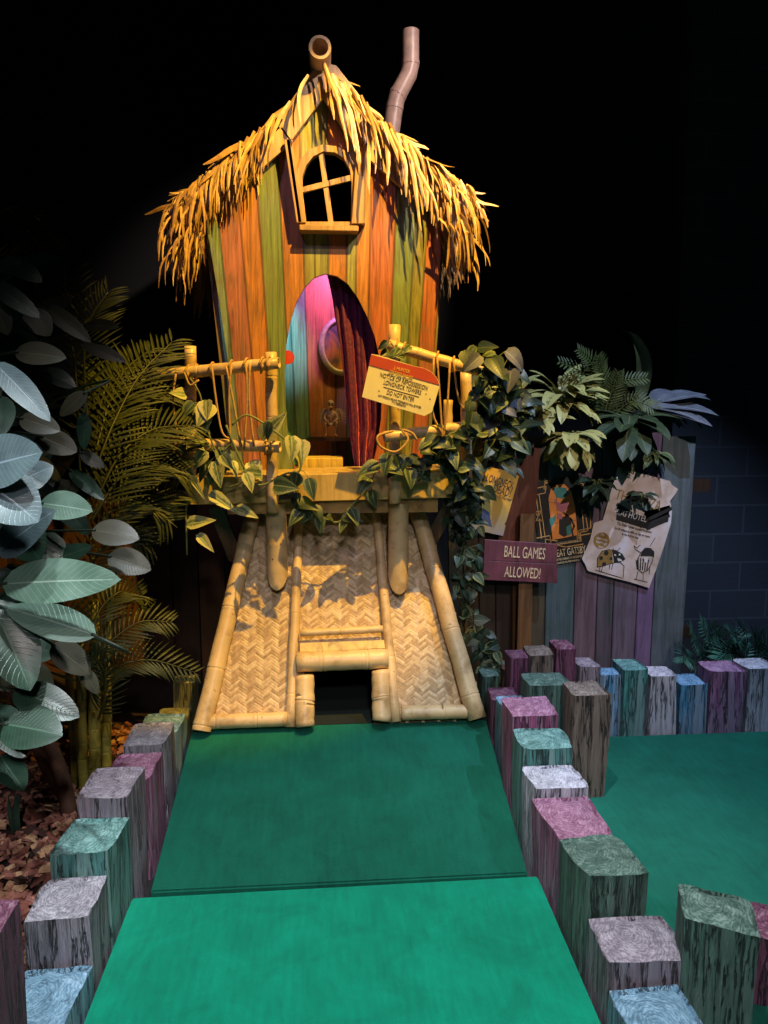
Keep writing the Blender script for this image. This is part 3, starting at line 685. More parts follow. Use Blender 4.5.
for (cx, cy, w, Y) in ((268, 364, 9, 3.262), (262, 365, 8, 3.262), (272, 447, 8, 3.262), (266, 447, 8, 3.262), (188, 373, 8, 3.36), (196, 372, 8, 3.36), (246, 366, 6, 3.285), (231, 368, 6, 3.3), (212, 370, 6, 3.33), (397, 348, 9, 3.31), (404, 350, 9, 3.31), (437, 359, 7, 3.31), (453, 364, 7, 3.31)):
    c = Q(cx, cy, Y); R0 = .030; bm = NB()
    tube(bm, [c+V((.35*R0*math.sin(a*.1)+ (a/60-.5)*.02, -math.cos(a/60*2*PI)*R0*1.05, math.sin(a/60*2*PI)*R0*1.1)) for a in range(0, 64, 4)], .0048, 6); obj('rope_lashing', bm, M_rope, hut, smooth=True)
bm = NB()
tube(bm, smoothpath([Q(393, 431, 3.2), Q(378, 436, 3.17), Q(380, 446, 3.17), Q(394, 452, 3.18), Q(404, 446, 3.19), Q(408, 438, 3.2), Q(402, 430, 3.22), Q(412, 433, 3.2), Q(417, 440, 3.2)], 5), .0055, 6)
obj('rope_lashing', bm, M_rope, hut, smooth=True)
# shelf bracket inside
bm = NB(); p = Q(334, 437, 4.2)
for k in range(1):
    vs = [bm.verts.new((p.x+.15*math.cos(a), 4.275-.15*math.sin(a), p.z)) for a in [i*PI/14 for i in range(15)]]; bm.faces.new(vs)
    r_ = bmesh.ops.extrude_face_region(bm, geom=list(bm.faces))
    for q in [g_ for g_ in r_['geom'] if isinstance(g_, bmesh.types.BMVert)]: q.co.z -= .02
box(bm, p.x-.012, p.x+.012, 4.2, 4.275, p.z-.13, p.z-.02)
obj('wall_shelf', bm, plank_paint('shelf_wood', '#4a3428'), hut)
SHELF = p

# curtain
def curtain():
    bm = NB(); z0 = Q(360, 468, 3.79).z; zt_ = Q(327, 262, 3.79).z; nu, nv = 60, 36; g = []
    edge = [(262, 325), (274, 327), (300, 333), (350, 341), (400, 346), (440, 350), (468, 355)]
    def lx(py):
        for (a, x0), (b, x1) in zip(edge, edge[1:]):
            if a <= py <= b: return x0+(x1-x0)*(py-a)/(b-a)
        return edge[-1][1]
    for j in range(nv+1):
        t = j/nv; py = 262+(468-262)*t; row = []
        rx = 398 if t < .8 else 398-(t-.8)/.2*20
        for i in range(nu+1):
            u = i/nu; px_ = lx(py)+(rx-lx(py))*u
            amp = .018*(.3+.7*min(1, t*2)); ph = u*PI*2*4.6+.5*math.sin(t*3)+t*.8
            Y = 3.80+amp*math.sin(ph)+.008*math.sin(ph*2.3+t*5)
            pp = Q(px_, py+6*math.sin(u*3)*t*(1 if t > .9 else 0), 3.80); row.append(bm.verts.new((pp.x, Y, pp.z)))
        g.append(row)
    for j in range(nv):
        for i in range(nu): bm.faces.new((g[j][i], g[j][i+1], g[j+1][i+1], g[j+1][i]))
    return bm
t = NT('velvet'); v = t.coords((40, 40, 40)); t.base(t.ramp(t.noise(v, 1.5, 5, .7), [(.3, lin('#350a26')), (.7, lin('#6a1a50'))])); t.set(Roughness=.6, Sheen_Weight=1., Sheen_Roughness=.35)
t.b.inputs['Sheen Tint'].default_value = lin('#ff7fb0'); t.bump(t.noise(v, 1, 4), .6, .01)
o = obj('door_curtain', curtain(), t.m, loc=Q(350, 262, 3.8), smooth=True, recalc=False)
so = o.modifiers.new('thick', 'SOLIDIFY'); so.thickness = .004
tag(o, 'plum velvet curtain with deep folds hanging in the right half of the hut doorway', 'curtain')
# portrait
pr = thing('framed_portrait', 'oval portrait in a silver frame on the wall inside the hut', 'picture', Q(341, 346, 4.27))
C0 = Q(342, 346, 4.25); rx, rz = .118, .15
bm = NB(); prev = None; n = 40
for k in range(n):
    a = 2*PI*k/n; ring = []
    for dr, dy in ((0, 0), (.004, -.018), (.014, -.024), (.02, -.014), (.028, -.018), (.034, 0)):
        ring.append(bm.verts.new((C0.x+(rx+dr-.02)*math.cos(a), C0.y+dy, C0.z+(rz+dr-.02)*math.sin(a))))
    if prev:
        for i in range(5): bm.faces.new((prev[i], ring[i], ring[i+1], prev[i+1]))
    else: first = ring
    prev = ring
for i in range(5): bm.faces.new((prev[i], first[i], first[i+1], prev[i+1]))
for k, (dx, dz, r) in enumerate(((-.03, .152, .012), (0, .165, .016), (.03, .152, .012), (-.052, .143, .008), (.052, .143, .008))):
    bmesh.ops.create_uvsphere(bm, u_segments=10, v_segments=8, radius=r, matrix=Matrix.Translation(C0+V((dx, -.01, dz))))
obj('frame', bm, plain('silver_frame', '#a8a49c', .4, .3, scale=60, bump=.4), pr, smooth=True)
t = NT('portrait_paint'); n_ = t.noise(t.coords((7, 7, 5)), 1.4, 3, .5, 1.2); t.base(t.ramp(n_, [(.3, lin('#1d2230')), (.45, lin('#4a4658')), (.55, lin('#8a5a40')), (.7, lin('#c07a30'))])); t.set(Roughness=.4)
bm = NB(); bm.faces.new([bm.verts.new((C0.x+(rx-.016)*math.cos(2*PI*k/40), C0.y-.004, C0.z+(rz-.016)*math.sin(2*PI*k/40))) for k in range(40)])
r_ = bmesh.ops.extrude_face_region(bm, geom=list(bm.faces))
for q in [g_ for g_ in r_['geom'] if isinstance(g_, bmesh.types.BMVert)]: q.co.y += .02
obj('canvas', bm, t.m, pr)
# winged skeleton figurine
def skin(name, chains, mat, parent, sub=2):
    bm = bmesh.new(); idx = {}; vs = []
    me = bpy.data.meshes.new(name); verts = []; edges = []; rad = []
    for ch in chains:
        pv = None
        for p in ch:
            key = tuple(round(c, 5) for c in p[0])
            if key not in idx: idx[key] = len(verts); verts.append(p[0]); rad.append(p[1])
            i = idx[key]
            if pv is not None: edges.append((pv, i))
            pv = i
    bm.free(); me.from_pydata(verts, edges, []); o = bpy.data.objects.new(name, me); COL.objects.link(o)
    mo = o.modifiers.new('s', 'SKIN'); o.modifiers.new('u', 'SUBSURF').levels = sub
    for i, r in enumerate([q*1.3 for q in rad]): me.skin_vertices[0].data[i].radius = (r, r)
    me.skin_vertices[0].data[0].use_root = True
    dg = bpy.context.evaluated_depsgraph_get(); me2 = bpy.data.meshes.new_from_object(o.evaluated_get(dg)); b2 = NB(); b2.from_mesh(me2); bpy.data.objects.remove(o)
    return obj(name, b2, mat, parent, smooth=True)
M_bone = plain('old_bone', '#a08a68', .5, scale=60)
fg = thing('skeleton_figurine', 'small winged skeleton figurine crouching on the shelf inside the hut', 'figurine', SHELF+V((0, 0, 0)))
B = Q(331, 436, 4.16); k = .2
def b_(x, y, z, r): return ((B.x+x, B.y+y, B.z+z), r)
skin('body', [[b_(0, 0, .055, .012), b_(0, 0, .075, .007), b_(0, -.004, .10, .016), b_(0, -.005, .125, .018), b_(0, -.006, .145, .007), b_(0, -.008, .155, .006)],
    [b_(0, 0, .055, .012), b_(-.022, -.02, .072, .007), b_(-.030, -.045, .075, .006), b_(-.026, -.035, .035, .005), b_(-.026, -.03, .006, .005), b_(-.034, -.05, .003, .004)],
    [b_(0, 0, .055, .012), b_(.022, -.02, .072, .007), b_(.034, -.045, .078, .006), b_(.026, -.035, .035, .005), b_(.024, -.03, .006, .005), b_(.034, -.05, .003, .004)],
    [b_(0, -.005, .125, .018), b_(-.024, -.006, .128, .006), b_(-.036, -.015, .10, .005), b_(-.024, -.045, .082, .004), b_(-.01, -.05, .08, .004)],
    [b_(0, -.005, .125, .018), b_(.024, -.006, .128, .006), b_(.038, -.015, .10, .005), b_(.026, -.045, .084, .004), b_(.012, -.05, .08, .004)]], M_bone, fg)
bm = NB(); bmesh.ops.create_uvsphere(bm, u_segments=16, v_segments=12, radius=.02, matrix=Matrix.Translation((B.x, B.y-.01, B.z+.178)) @ Matrix.Diagonal((1, 1.1, 1.1, 1)))
box(bm, B.x-.009, B.x+.009, B.y-.03, B.y-.012, B.z+.152, B.z+.166)
sk = obj('skull', bm, M_bone, fg, smooth=True)
bm = NB()
for s in (-1, 1): bmesh.ops.create_uvsphere(bm, u_segments=8, v_segments=6, radius=.005, matrix=Matrix.Translation((B.x+s*.008, B.y-.030, B.z+.178)))
obj('eye_socket', bm, M_black, sk)
for s in (-1, 1):
    bm = NB()
    for q in range(9):
        a = q/8; st = V((B.x+s*.012, B.y+.012, B.z+.13-.01*a)); dirv = V((s*(1-.25*a), .15, .55-1.5*a)); leaf(bm, st, dirv, V((0, -1, 0)), .052+.03*math.sin(a*2.6), .014, 'lance', droop=0, fold=.1, n=5)
    tube(bm, smoothpath([(B.x+s*.012, B.y+.012, B.z+.125), (B.x+s*.035, B.y+.016, B.z+.15), (B.x+s*.056, B.y+.016, B.z+.12), (B.x+s*.06, B.y+.014, B.z+.07)], 4), .003, 6)
    obj('wing', bm, M_bone, fg, smooth=True)
bm = NB(); p = Q(288, 358, 3.80); 
bm.faces.new([bm.verts.new((p.x+.034*math.cos(2*PI*k/30), 3.762, p.z+.034*math.sin(2*PI*k/30))) for k in range(30)])
r_ = bmesh.ops.extrude_face_region(bm, geom=list(bm.faces))
for q in [g_ for g_ in r_['geom'] if isinstance(g_, bmesh.types.BMVert)]: q.co.y += -.008
st = obj('round_sticker', bm, plain('sticker_red', '#b83a34', .5), loc=p)
tag(st, 'round red and white sticker at the left edge of the hut doorway', 'sticker')
# ------------------------------------------------------------------ writing
def text_bm(lines, origin, ax, az, nrm, th=.001):
    """lines = (text, x, z, height, width factor, align); placed on the plane origin + ax*x + az*z"""
    out = NB()
    for txt, x, z, h, wf_, al in lines:
        cu = bpy.data.curves.new('t', 'FONT'); cu.body = txt; cu.size = h*1.38; cu.align_x = al; cu.extrude = th; cu.resolution_u = 3; cu.offset = 0
        b2 = from_curve(cu, 't')
        for v in b2.verts:
            c = v.co.copy(); v.co = origin + ax*(x+c.x*wf_) + az*(z+c.y) + nrm*(c.z+th)
        me = bpy.data.meshes.new('t'); b2.to_mesh(me); b2.free(); out.from_mesh(me); bpy.data.meshes.remove(me); bpy.data.curves.remove(cu)
    return out
def shape(bm, pts, o, ax, az, nrm, off, th=.0008, mi=0):
    f = bm.faces.new([bm.verts.new(o+ax*x+az*z+nrm*off) for x, z in pts]); f.material_index = mi
    r = bmesh.ops.extrude_face_region(bm, geom=[f])
    for v in [q for q in r['geom'] if isinstance(q, bmesh.types.BMVert)]: v.co += nrm*th
def axes(o, r):          # frame from two points on a vertical plane
    ax = (r-o).normalized(); return ax, V((-ax.z, 0, ax.x)).normalized()
def circ(cx, cz, r, n=24, sx=1.): return [(cx+r*sx*math.cos(2*PI*k/n), cz+r*math.sin(2*PI*k/n)) for k in range(n)]
N_ = V((0, -1, 0))
# notice of repossession
NY = 3.20
o0 = Q(371.5, 354.5, NY); o1 = Q(440, 386, NY)
ax = (Q(431, 412, NY)-Q(362, 397, NY)).normalized(); ax = (Q(440, 386, NY)-Q(368.6, 365, NY)).normalized(); az = V((-ax.z, 0, ax.x))
def loc2(px, py, O=None, Yp=NY):
    p = Q(px, py, Yp)-(O or o0); return (p.dot(ax), p.dot(az))
nt = thing('notice_board', 'cream notice of repossession with a red header, hung askew by the hut door', 'sign', Q(402, 385, NY))
out = [loc2(*q) for q in ((371.5, 354), (378, 355), (388, 358), (414, 366), (424, 368), (431, 371.5), (436.5, 377), (440, 385), (432, 412), (424.5, 416), (362, 397))]
bm = NB(); shape(bm, out, o0, ax, az, N_, -.004, .004); obj('panel', bm, plain('cream_board', '#e3d6a0', .5, var=.06), nt)
bm = NB(); hd = [loc2(*q) for q in ((371.2, 354.5), (414, 366.3), (424, 368.4), (431, 372), (436.3, 377.3), (439.6, 385.2), (368.8, 365))]
shape(bm, hd, o0, ax, az, N_, .0005, .0015); obj('red_header', bm, plain('header_red', '#b4442c', .5, var=.08), nt)['label'] = 'rust red header band'
cx, cz = loc2(404, 386)
def L2(px, py): return loc2(px, py)
bm = text_bm([('J. HUNTER', *L2(401.5, 371.3), .015, .72, 'CENTER'), ('CERTIFIED BAILIFFS', *L2(400.5, 376.4), .015, .60, 'CENTER')], o0, ax, az, N_, .0015)
for v in bm.verts: v.co.y -= .001
obj('header_lettering', bm, plain('letter_gold', '#e0bc58', .5, var=.05), nt)['label'] = 'yellow lettering'
bm = text_bm([('NOTICE OF REPOSSESSION', *L2(403.5, 383.5), .0195, .66, 'CENTER'), ('LONGNECK TOWERS', *L2(402, 389.3), .0195, .64, 'CENTER'), ('DO NOT ENTER', *L2(400, 397.8), .019, .64, 'CENTER'),
              ('ANY PERSONS FOUND TRESPASSING WILL BE FINED', *L2(399.5, 402.3), .009, .66, 'CENTER'), ('IT IS TRESPASSING', *L2(398.5, 405), .009, .62, 'CENTER')], o0, ax, az, N_)
a_, b__ = L2(383.5, 387), L2(419, 397.1); shape(bm, [(a_[0], a_[1]-.002), (b__[0], b__[1]-.002), (b__[0], b__[1]+.0015), (a_[0], a_[1]+.0015)], o0, ax, az, N_, .0002)
for q in ((426, 394), (379, 391), (430, 399), (398, 409)): shape(bm, circ(*L2(*q), .003, 8), o0, ax, az, N_, .0002)
obj('lettering', bm, plain('letter_brown', '#4a3626', .6), nt)
# ------------------------------------------------------------------ painted plank fence
FY = 3.95
fence = thing('plank_fence', 'tall fence of dull purple and teal planks right of the hut', 'fence', (Q(570, 660, FY).x, FY, -.12))
fp = [(452, 466, '#2f2a1c'), (466, 481, '#3a2c1c'), (481, 497, '#33291d'), (497, 513, '#2c221b'), (513, 528, '#66462a'), (528, 545, '#4a4234'), (545, 573, '#46555a'), (573, 595, '#66525c'), (595, 611, '#544a54'), (611, 634, '#625664'), (634, 650, '#6c5878'), (650, 681, '#565e66')]
for i, (a, b, c) in enumerate(fp):
    A, B_ = Q(a, 665, FY), Q(b, 665, FY); k = (1.43+.12)
    tx = lambda x: x+(x-1.3)*.05+.0
    bm = NB(); g_ = .002; top = 1.42+.012*math.sin(i*2.1)
    x0, x1 = A.x+g_, B_.x-g_; t0, t1 = tx(x0)-.02, tx(x1)-.02
    hexa(bm, [(x0, FY, -.12), (x1, FY, -.12), (x1, FY+.025, -.12), (x0, FY+.025, -.12), (t0, FY, top), (t1, FY, top), (t1, FY+.025, top), (t0, FY+.025, top)]); bevel_all(bm, .003, 1)
    obj('plank', bm, plank_paint('fence_%d' % i, c, '#3a4a40' if i in (6, 8, 11) else None), fence)
bm = NB(); box(bm, .62, 2.15, FY+.026, FY+.06, 1.1, 1.17); obj('cross_rail', bm, plank_paint('fence_rail', '#2a1d14'), fence); bm = NB(); box(bm, .62, 2.1, FY+.026, FY+.06, .25, .32); obj('cross_rail', bm, plank_paint('fence_rail', '#2a1d14'), fence)
# second shorter board left of the fence, reddish
bm = NB(); p0, p1, p2, p3 = Q(497, 545, 3.92), Q(533, 545, 3.92), Q(540, 448, 3.92), Q(516, 448, 3.92)
hexa(bm, [(p0.x, 3.91, p0.z), (p1.x, 3.91, p1.z), (p1.x, 3.945, p1.z), (p0.x, 3.945, p0.z), (p3.x, 3.91, p3.z), (p2.x, 3.91, p2.z), (p2.x, 3.945, p2.z), (p3.x, 3.945, p3.z)]); obj('batten', bm, plank_paint('fence_red', '#5e3020', '#3a2415'), fence)['label'] = 'reddish brown batten'
# ball games sign
sg = thing('wooden_sign', 'plum wooden sign lettered in cream capitals, nailed to a stake by the fence', 'sign', (Q(520, 660, 3.86).x, 3.86, -.12))
SY = 3.84
for q4, nm in ((((485, 540), (557, 544.5), (556.5, 563), (484, 560)), 'board'), (((484.5, 561), (557.5, 564.5), (557, 583), (482.5, 579.5)), 'board')):
    plate('board', xz(q4[::-1], SY), [], SY, .018, plank_paint('sign_plum', '#6e3c46', '#4a2a34', .6), sg, .002)
bm = NB(); p, q = Q(517, 660, SY+.02), Q(532, 560, SY+.02); hexa(bm, [(p.x, SY+.02, -.12), (p.x+.075, SY+.02, -.12), (p.x+.075, SY+.045, -.12), (p.x, SY+.045, -.12), (p.x, SY+.02, 1.0), (p.x+.075, SY+.02, 1.0), (p.x+.075, SY+.045, 1.0), (p.x, SY+.045, 1.0)]); obj('stake', bm, plank_paint('stake_wood', '#6a4a2c'), sg)
O = Q(485, 560, SY); ax = (Q(557, 564.5, SY)-O).normalized(); az = V((-ax.z, 0, ax.x)); ax0, az0 = ax, az
def lc(px, py, Y_): p = Q(px, py, Y_)-O; return (p.dot(ax0), p.dot(az0))
bm = text_bm([('BALL GAMES', *lc(524, 558.0, SY), .064, .46, 'CENTER'), ('ALLOWED!', *lc(522, 577.6, SY), .060, .48, 'CENTER')], O, ax0, az0, N_, .002); obj('lettering', bm, plain('letter_cream', '#d8bf98', .6, var=.1), sg)
# posters
def poster(name, label, px4, Yp, mats_col, loc):
    return thing(name, label, 'poster', loc)
PY = 3.90
# yellow-blue poster
pt = poster('poster', 'torn yellow and lilac poster half hidden by ivy, left on the fence', 0, PY, 0, Q(494, 503, 3.90))
y_ = 3.90; lo = [(484, 466), (508, 471), (519, 476), (512, 502), (506, 522), (504.5, 523.5), (505.5, 526), (503, 536), (485, 532), (468, 527), (471, 512), (480, 486)]
t = NT('poster_yellow'); v = t.coords(); sp = t.n('ShaderNodeSeparateXYZ'); t.l(v, sp.inputs[0]); f_ = t.math('ADD', t.math('MULTIPLY', t.math('ADD', sp.outputs[2], .12), 2.6), t.math('MULTIPLY', t.noise(v, 9), .5))
t.base(t.ramp(f_, [(.0, lin('#8a8092')), (.2, lin('#a08e6e')), (.45, lin('#c09a48'))])); t.set(Roughness=.7)
plate('sheet', xz(lo[::-1], y_), [], y_, .002, t.m, pt)
O = Q(490, 492, y_); ax1 = (Q(516, 499, y_)-Q(490, 491, y_)).normalized(); az1 = V((-ax1.z, 0, ax1.x))
def l1(px, py): p = Q(px, py, y_)-O; return (p.dot(ax1), p.dot(az1))
bm = text_bm([('LONGNECK', *l1(499, 485), .042, .5, 'CENTER'), ('DEAD!', *l1(501, 494.5), .046, .55, 'CENTER'), ('by J. Hunter', *l1(503, 499), .018, .8, 'CENTER')], O, ax1, az1, N_)
obj('lettering', bm, plain('ink_blue', '#2b2f48', .6), pt)
bm = NB(); shape(bm, [l1(480, 523), l1(492, 527), l1(489, 512), l1(483, 508)], O, ax1, az1, N_, .0003); obj('blue_drawing', bm, plain('ink_slate', '#4a4e6a', .6), pt)
# gatsby style poster with a bird
pt = poster('poster', 'black and orange poster with a long necked bird and a gold line border', 0, PY, 0, Q(566, 510, 3.94))
y_ = 3.94; plate('sheet', xz([(529, 484), (582, 474), (596, 559), (543, 566)][::-1], y_), [], y_, .003, plain('poster_black', '#1b1715', .6), pt)
O = Q(545, 553, y_); ax2 = (Q(590, 546, y_)-O).normalized(); az2 = V((-ax2.z, 0, ax2.x))
def l3(px, py): p = Q(px, py, y_)-O; return (p.dot(ax2), p.dot(az2))
bm = NB(); arc = [(552.5, 540), (549.5, 510), (548.5, 498), (551, 489), (557, 484), (564, 484), (571, 491), (575, 507), (577.5, 535)]
shape(bm, [l3(*q) for q in arc], O, ax2, az2, N_, .0003); obj('orange_arch', bm, plain('ink_orange', '#d8843c', .6, var=.15), pt)['label'] = 'orange arch'
bm = NB()
def line(bm, pts, w=.005, f=l3, O_=None, A=None, Z=None, off=.001):
    for a, b in zip(pts, pts[1:]):
        a, b = V(f(*a)).to_2d(), V(f(*b)).to_2d(); d = (b-a).normalized()*w/2; s = V((-d.y, d.x)).to_2d() if False else Vector((-d.y, d.x))
        shape(bm, [tuple(a-s-d), tuple(b-s+d), tuple(b+s+d), tuple(a+s-d)], O_ or O, A or ax2, Z or az2, N_, off, .0006)
for pl in ([(536, 495), (541.5, 538)], [(539, 494.5), (545, 537)], [(533.5, 489), (546, 486), (545, 493), (535, 495)], [(544, 484), (551, 481), (550, 480), (545, 481), (544, 489)], [(535, 512), (541, 521)], [(541, 511), (536, 521)], [(535, 521), (542, 520)], [(534.5, 512), (541, 511)],
           [(537, 538), (550, 535.5), (551, 543), (540, 545)], [(546, 546), (545, 539), (557, 541)], [(582, 510), (584, 532)], [(586, 518), (588, 530)], [(590.5, 512), (590.5, 528), (578, 530.5), (579, 537)], [(577, 536), (590, 533.5)], [(581, 541), (580, 532), (587, 531)], [(554, 545), (580, 541), (579.5, 537.5), (577, 538)], [(577, 481), (583, 484), (587, 500)], [(556, 545), (566, 547), (583, 544)]):
    line(bm, pl)
obj('gold_border', bm, plain('ink_gold', '#c99a5c', .5), pt)['label'] = 'thin gold line border'
bm = NB(); line(bm, [(562, 505), (563, 512), (566, 515), (571, 519), (574, 526), (572, 531), (573, 537)], .010); line(bm, [(549, 502), (573, 506)], .002); line(bm, [(556, 490), (557, 512)], .002); line(bm, [(576, 520), (551, 524)], .002)
shape(bm, [l3(*q) for q in ((559, 518), (565, 516), (571, 520), (572, 532), (564, 537), (559, 534))], O, ax2, az2, N_, .001)
obj('bird_shadow', bm, plain('ink_dark', '#2a2320', .6), pt)
bm = NB(); shape(bm, [l3(*q) for q in ((554, 499), (561, 504), (568, 500), (569, 506), (563, 513), (558, 510))], O, ax2, az2, N_, .0018); shape(bm, [l3(*q) for q in ((557, 513), (562, 514), (562, 519), (557, 519))], O, ax2, az2, N_, .0018); obj('bird_neck', bm, plain('ink_pink', '#a8606a', .6), pt)['label'] = 'pink bird neck'
bm = NB(); shape(bm, [l3(*q) for q in ((553, 489), (558, 487), (566, 488), (569, 494), (562, 499), (556, 497))], O, ax2, az2, N_, .0018)
shape(bm, [l3(*q) for q in ((549, 519), (556, 515), (555, 521), (551, 528))], O, ax2, az2, N_, .0018); shape(bm, [l3(*q) for q in ((566, 527), (571, 524), (571, 534), (567, 536))], O, ax2, az2, N_, .0018); obj('teal_feathers', bm, plain('ink_teal', '#3f7a72', .6), pt)['label'] = 'teal feathers'
bm = text_bm([('THE GREAT GATSBY', *l3(562.5, 556), .042, .5, 'CENTER'), ('A NIGHT IN THE COMPANY OF NEIGHBOURS', *l3(566, 559.5), .013, .5, 'CENTER'), ('DANCING TILL THE MORNING', *l3(568, 562.5), .011, .6, 'CENTER'), ('ARCHIBALD LONGNECK', *l3(567, 543.5), .014, .6, 'CENTER')], O, ax2, az2, N_, .0018)
obj('lettering', bm, plain('ink_cream', '#cbb48c', .6), pt)
# bug hotel poster
pt = poster('poster', 'large torn paper poster of two drawn bugs, tilted on the right of the fence', 0, PY, 0, Q(630, 525, 3.93))
y_ = 3.93; t = NT('poster_paper'); n_ = t.noise(t.coords(), 7, 5, .6, .4); t.base(t.ramp(n_, [(.3, lin('#a08a7c')), (.5, lin('#c4b0a8')), (.7, lin('#c8c2cc'))])); t.set(Roughness=.7)
lo = [(618, 467), (640, 473), (670, 481), (672, 485), (678, 489), (676, 493), (670, 501), (672, 510), (671, 523), (664, 546), (656, 570), (649, 588), (630, 582), (606, 576), (588, 571), (585, 564), (582, 559), (590, 540), (594, 523), (603, 520)]
plate('sheet', xz(lo[::-1], y_), [], y_, .002, t.m, pt)
O = Q(595, 556, y_); ax3 = (Q(645, 541, y_)-Q(610, 532, y_)).normalized(); az3 = V((-ax3.z, 0, ax3.x))
def l4(px, py): p = Q(px, py, y_)-O; return (p.dot(ax3), p.dot(az3))
ln = lambda bm, pts, w: line(bm, pts, w, l4, O, ax3, az3)
sh = lambda bm, pts, off: shape(bm, [l4(*q) for q in pts], O, ax3, az3, N_, off)
bm = NB()
sh(bm, [(617, 507), (655, 520), (650, 530), (616, 520)], .0003)
for k in range(6): sh(bm, [(640+k*1.5, 522-k*5+6), (668-k, 508-k*3+14), (670, 505+k*.5), (645, 512-k)], .0005) if k < 2 else None
for a in ((618, 505, 641, 520), (648, 528, 662, 522), (646, 525, 668, 516), (645, 521, 670, 509)): ln(bm, [(a[0], a[1]), (a[2], a[3])], .02)
obj('black_banner', bm, plain('ink_black', '#1d1b1c', .6), pt)['label'] = 'black brush banner'
bm = text_bm([('THE PLAZA', *l4(637, 505), .062, .62, 'CENTER')], O, ax3, az3, N_, .0012); obj('title_lettering', bm, plain('ink_brass', '#8a6a2e', .6), pt)['label'] = 'brass coloured title lettering'
bm = text_bm([('BUG HOTEL', *l4(630, 518), .036, .7, 'CENTER')], O, ax3, az3, N_, .0016)
for k in range(5):
    cx, cz = l4(611+k*3.6+2, 518.5+k*1.05+1.5); sp_ = [(cx+(.008 if j % 2 == 0 else .0035)*math.sin(j*PI/5), cz+(.008 if j % 2 == 0 else .0035)*math.cos(j*PI/5)) for j in range(10)]
    shape(bm, sp_, O, ax3, az3, N_, .0016)
obj('stars', bm, plain('ink_white', '#c8c0c0', .6), pt)['label'] = 'five small pale stars and small pale lettering'
bm = text_bm([('The finest insect accommodation', *l4(634, 529), .017, .66, 'CENTER'), ('for all creatures with six legs or more', *l4(632, 533.5), .015, .66, 'CENTER'), ('in the hollow tree', *l4(630, 537), .014, .7, 'CENTER')], O, ax3, az3, N_)
# ladybird
lb = [(597, 567), (597.5, 558), (602, 551), (609, 549.5), (616, 550.5), (622, 554), (625, 559), (620, 562), (612, 563), (603, 566)]
for a, b in zip(lb, lb[1:]+lb[:1]): ln(bm, [a, b], .004)
sh(bm, [(612, 550), (616, 550.5), (622, 554), (625, 559), (620, 562), (614, 563), (613, 556)], .0009)
for q, r in (((606, 553), .014), ((601, 558), .011), ((604, 564), .012), ((611, 558.5), .008)): shape(bm, circ(*l4(*q), r, 14), O, ax3, az3, N_, .0014)
for pl in ([(600, 567), (599, 571)], [(602.5, 567), (601, 571.5)], [(610, 564), (609, 569)], [(613, 563.5), (611.5, 569)], [(620, 562), (624, 566), (623, 578)], [(595.5, 570), (622, 578)], [(614, 551), (613, 548)], [(617, 551), (620, 548)],
           [(650, 546), (655, 538)], [(641, 553), (635, 549), (634, 546), (637, 548), (640, 545)], [(638, 571), (636, 579)], [(643, 572), (643, 580)], [(650, 566), (649, 574)], [(636, 560), (637, 569)], [(634, 579), (647, 582)]): ln(bm, pl, .0035)
bt = [(645, 548), (651, 548.5), (654, 553), (652, 562), (648, 570), (642, 573), (637, 568), (637, 561), (640, 554)]
for a, b in zip(bt, bt[1:]+bt[:1]): ln(bm, [a, b], .004)
sh(bm, [(643, 550), (648, 547.5), (654, 551), (654, 557), (650, 556), (645, 556), (640, 556)], .0009)
for k in range(5): ln(bm, [(638+k*2.6, 558+k*.5), (638+k*2.2, 569+k*.3)], .006)
obj('bug_drawing', bm, plain('ink_black', '#1d1b1c', .6), pt)['label'] = 'black line drawing of a ladybird and a striped beetle'
bm = NB(); shape(bm, circ(*l4(601.5, 540.5), .046, 30), O, ax3, az3, N_, .0004)
shape(bm, [l4(*q) for q in lb[:4]+[(612, 550), (613, 563), (603, 566)]], O, ax3, az3, N_, .0003); obj('gold_disc', bm, plain('ink_ochre', '#86662f', .6), pt)['label'] = 'ochre disc and ladybird wing'
bm = text_bm([('No', *l4(602, 535.7), .016, .8, 'CENTER'), ('insect-less', *l4(601.5, 540), .015, .75, 'CENTER'), ('bookings', *l4(601, 543.7), .016, .8, 'CENTER'), ('only', *l4(600.5, 548), .016, .8, 'CENTER')], O, ax3, az3, N_, .0012)
obj('disc_lettering', bm, plain('ink_white', '#c8c0c0', .6), pt)['label'] = 'pale lettering on the ochre disc'
for q4 in (circ(*l4(615, 555), .0055, 12), circ(*l4(619.5, 554.5), .0055, 12)):
    bm = NB(); shape(bm, q4, O, ax3, az3, N_, .0018); obj('bug_eye', bm, plain('ink_white', '#c8c0c0', .6), pt)
bm = NB(); sh(bm, [(617, 558), (621, 559), (622, 561), (618, 561)], .0018); obj('bug_mouth', bm, plain('ink_white', '#c8c0c0', .6), pt)
bm = NB(); sh(bm, [(644, 557), (648, 557), (647, 563), (644, 562)], .0018); obj('bug_shirt', bm, plain('ink_white', '#c8c0c0', .6), pt)

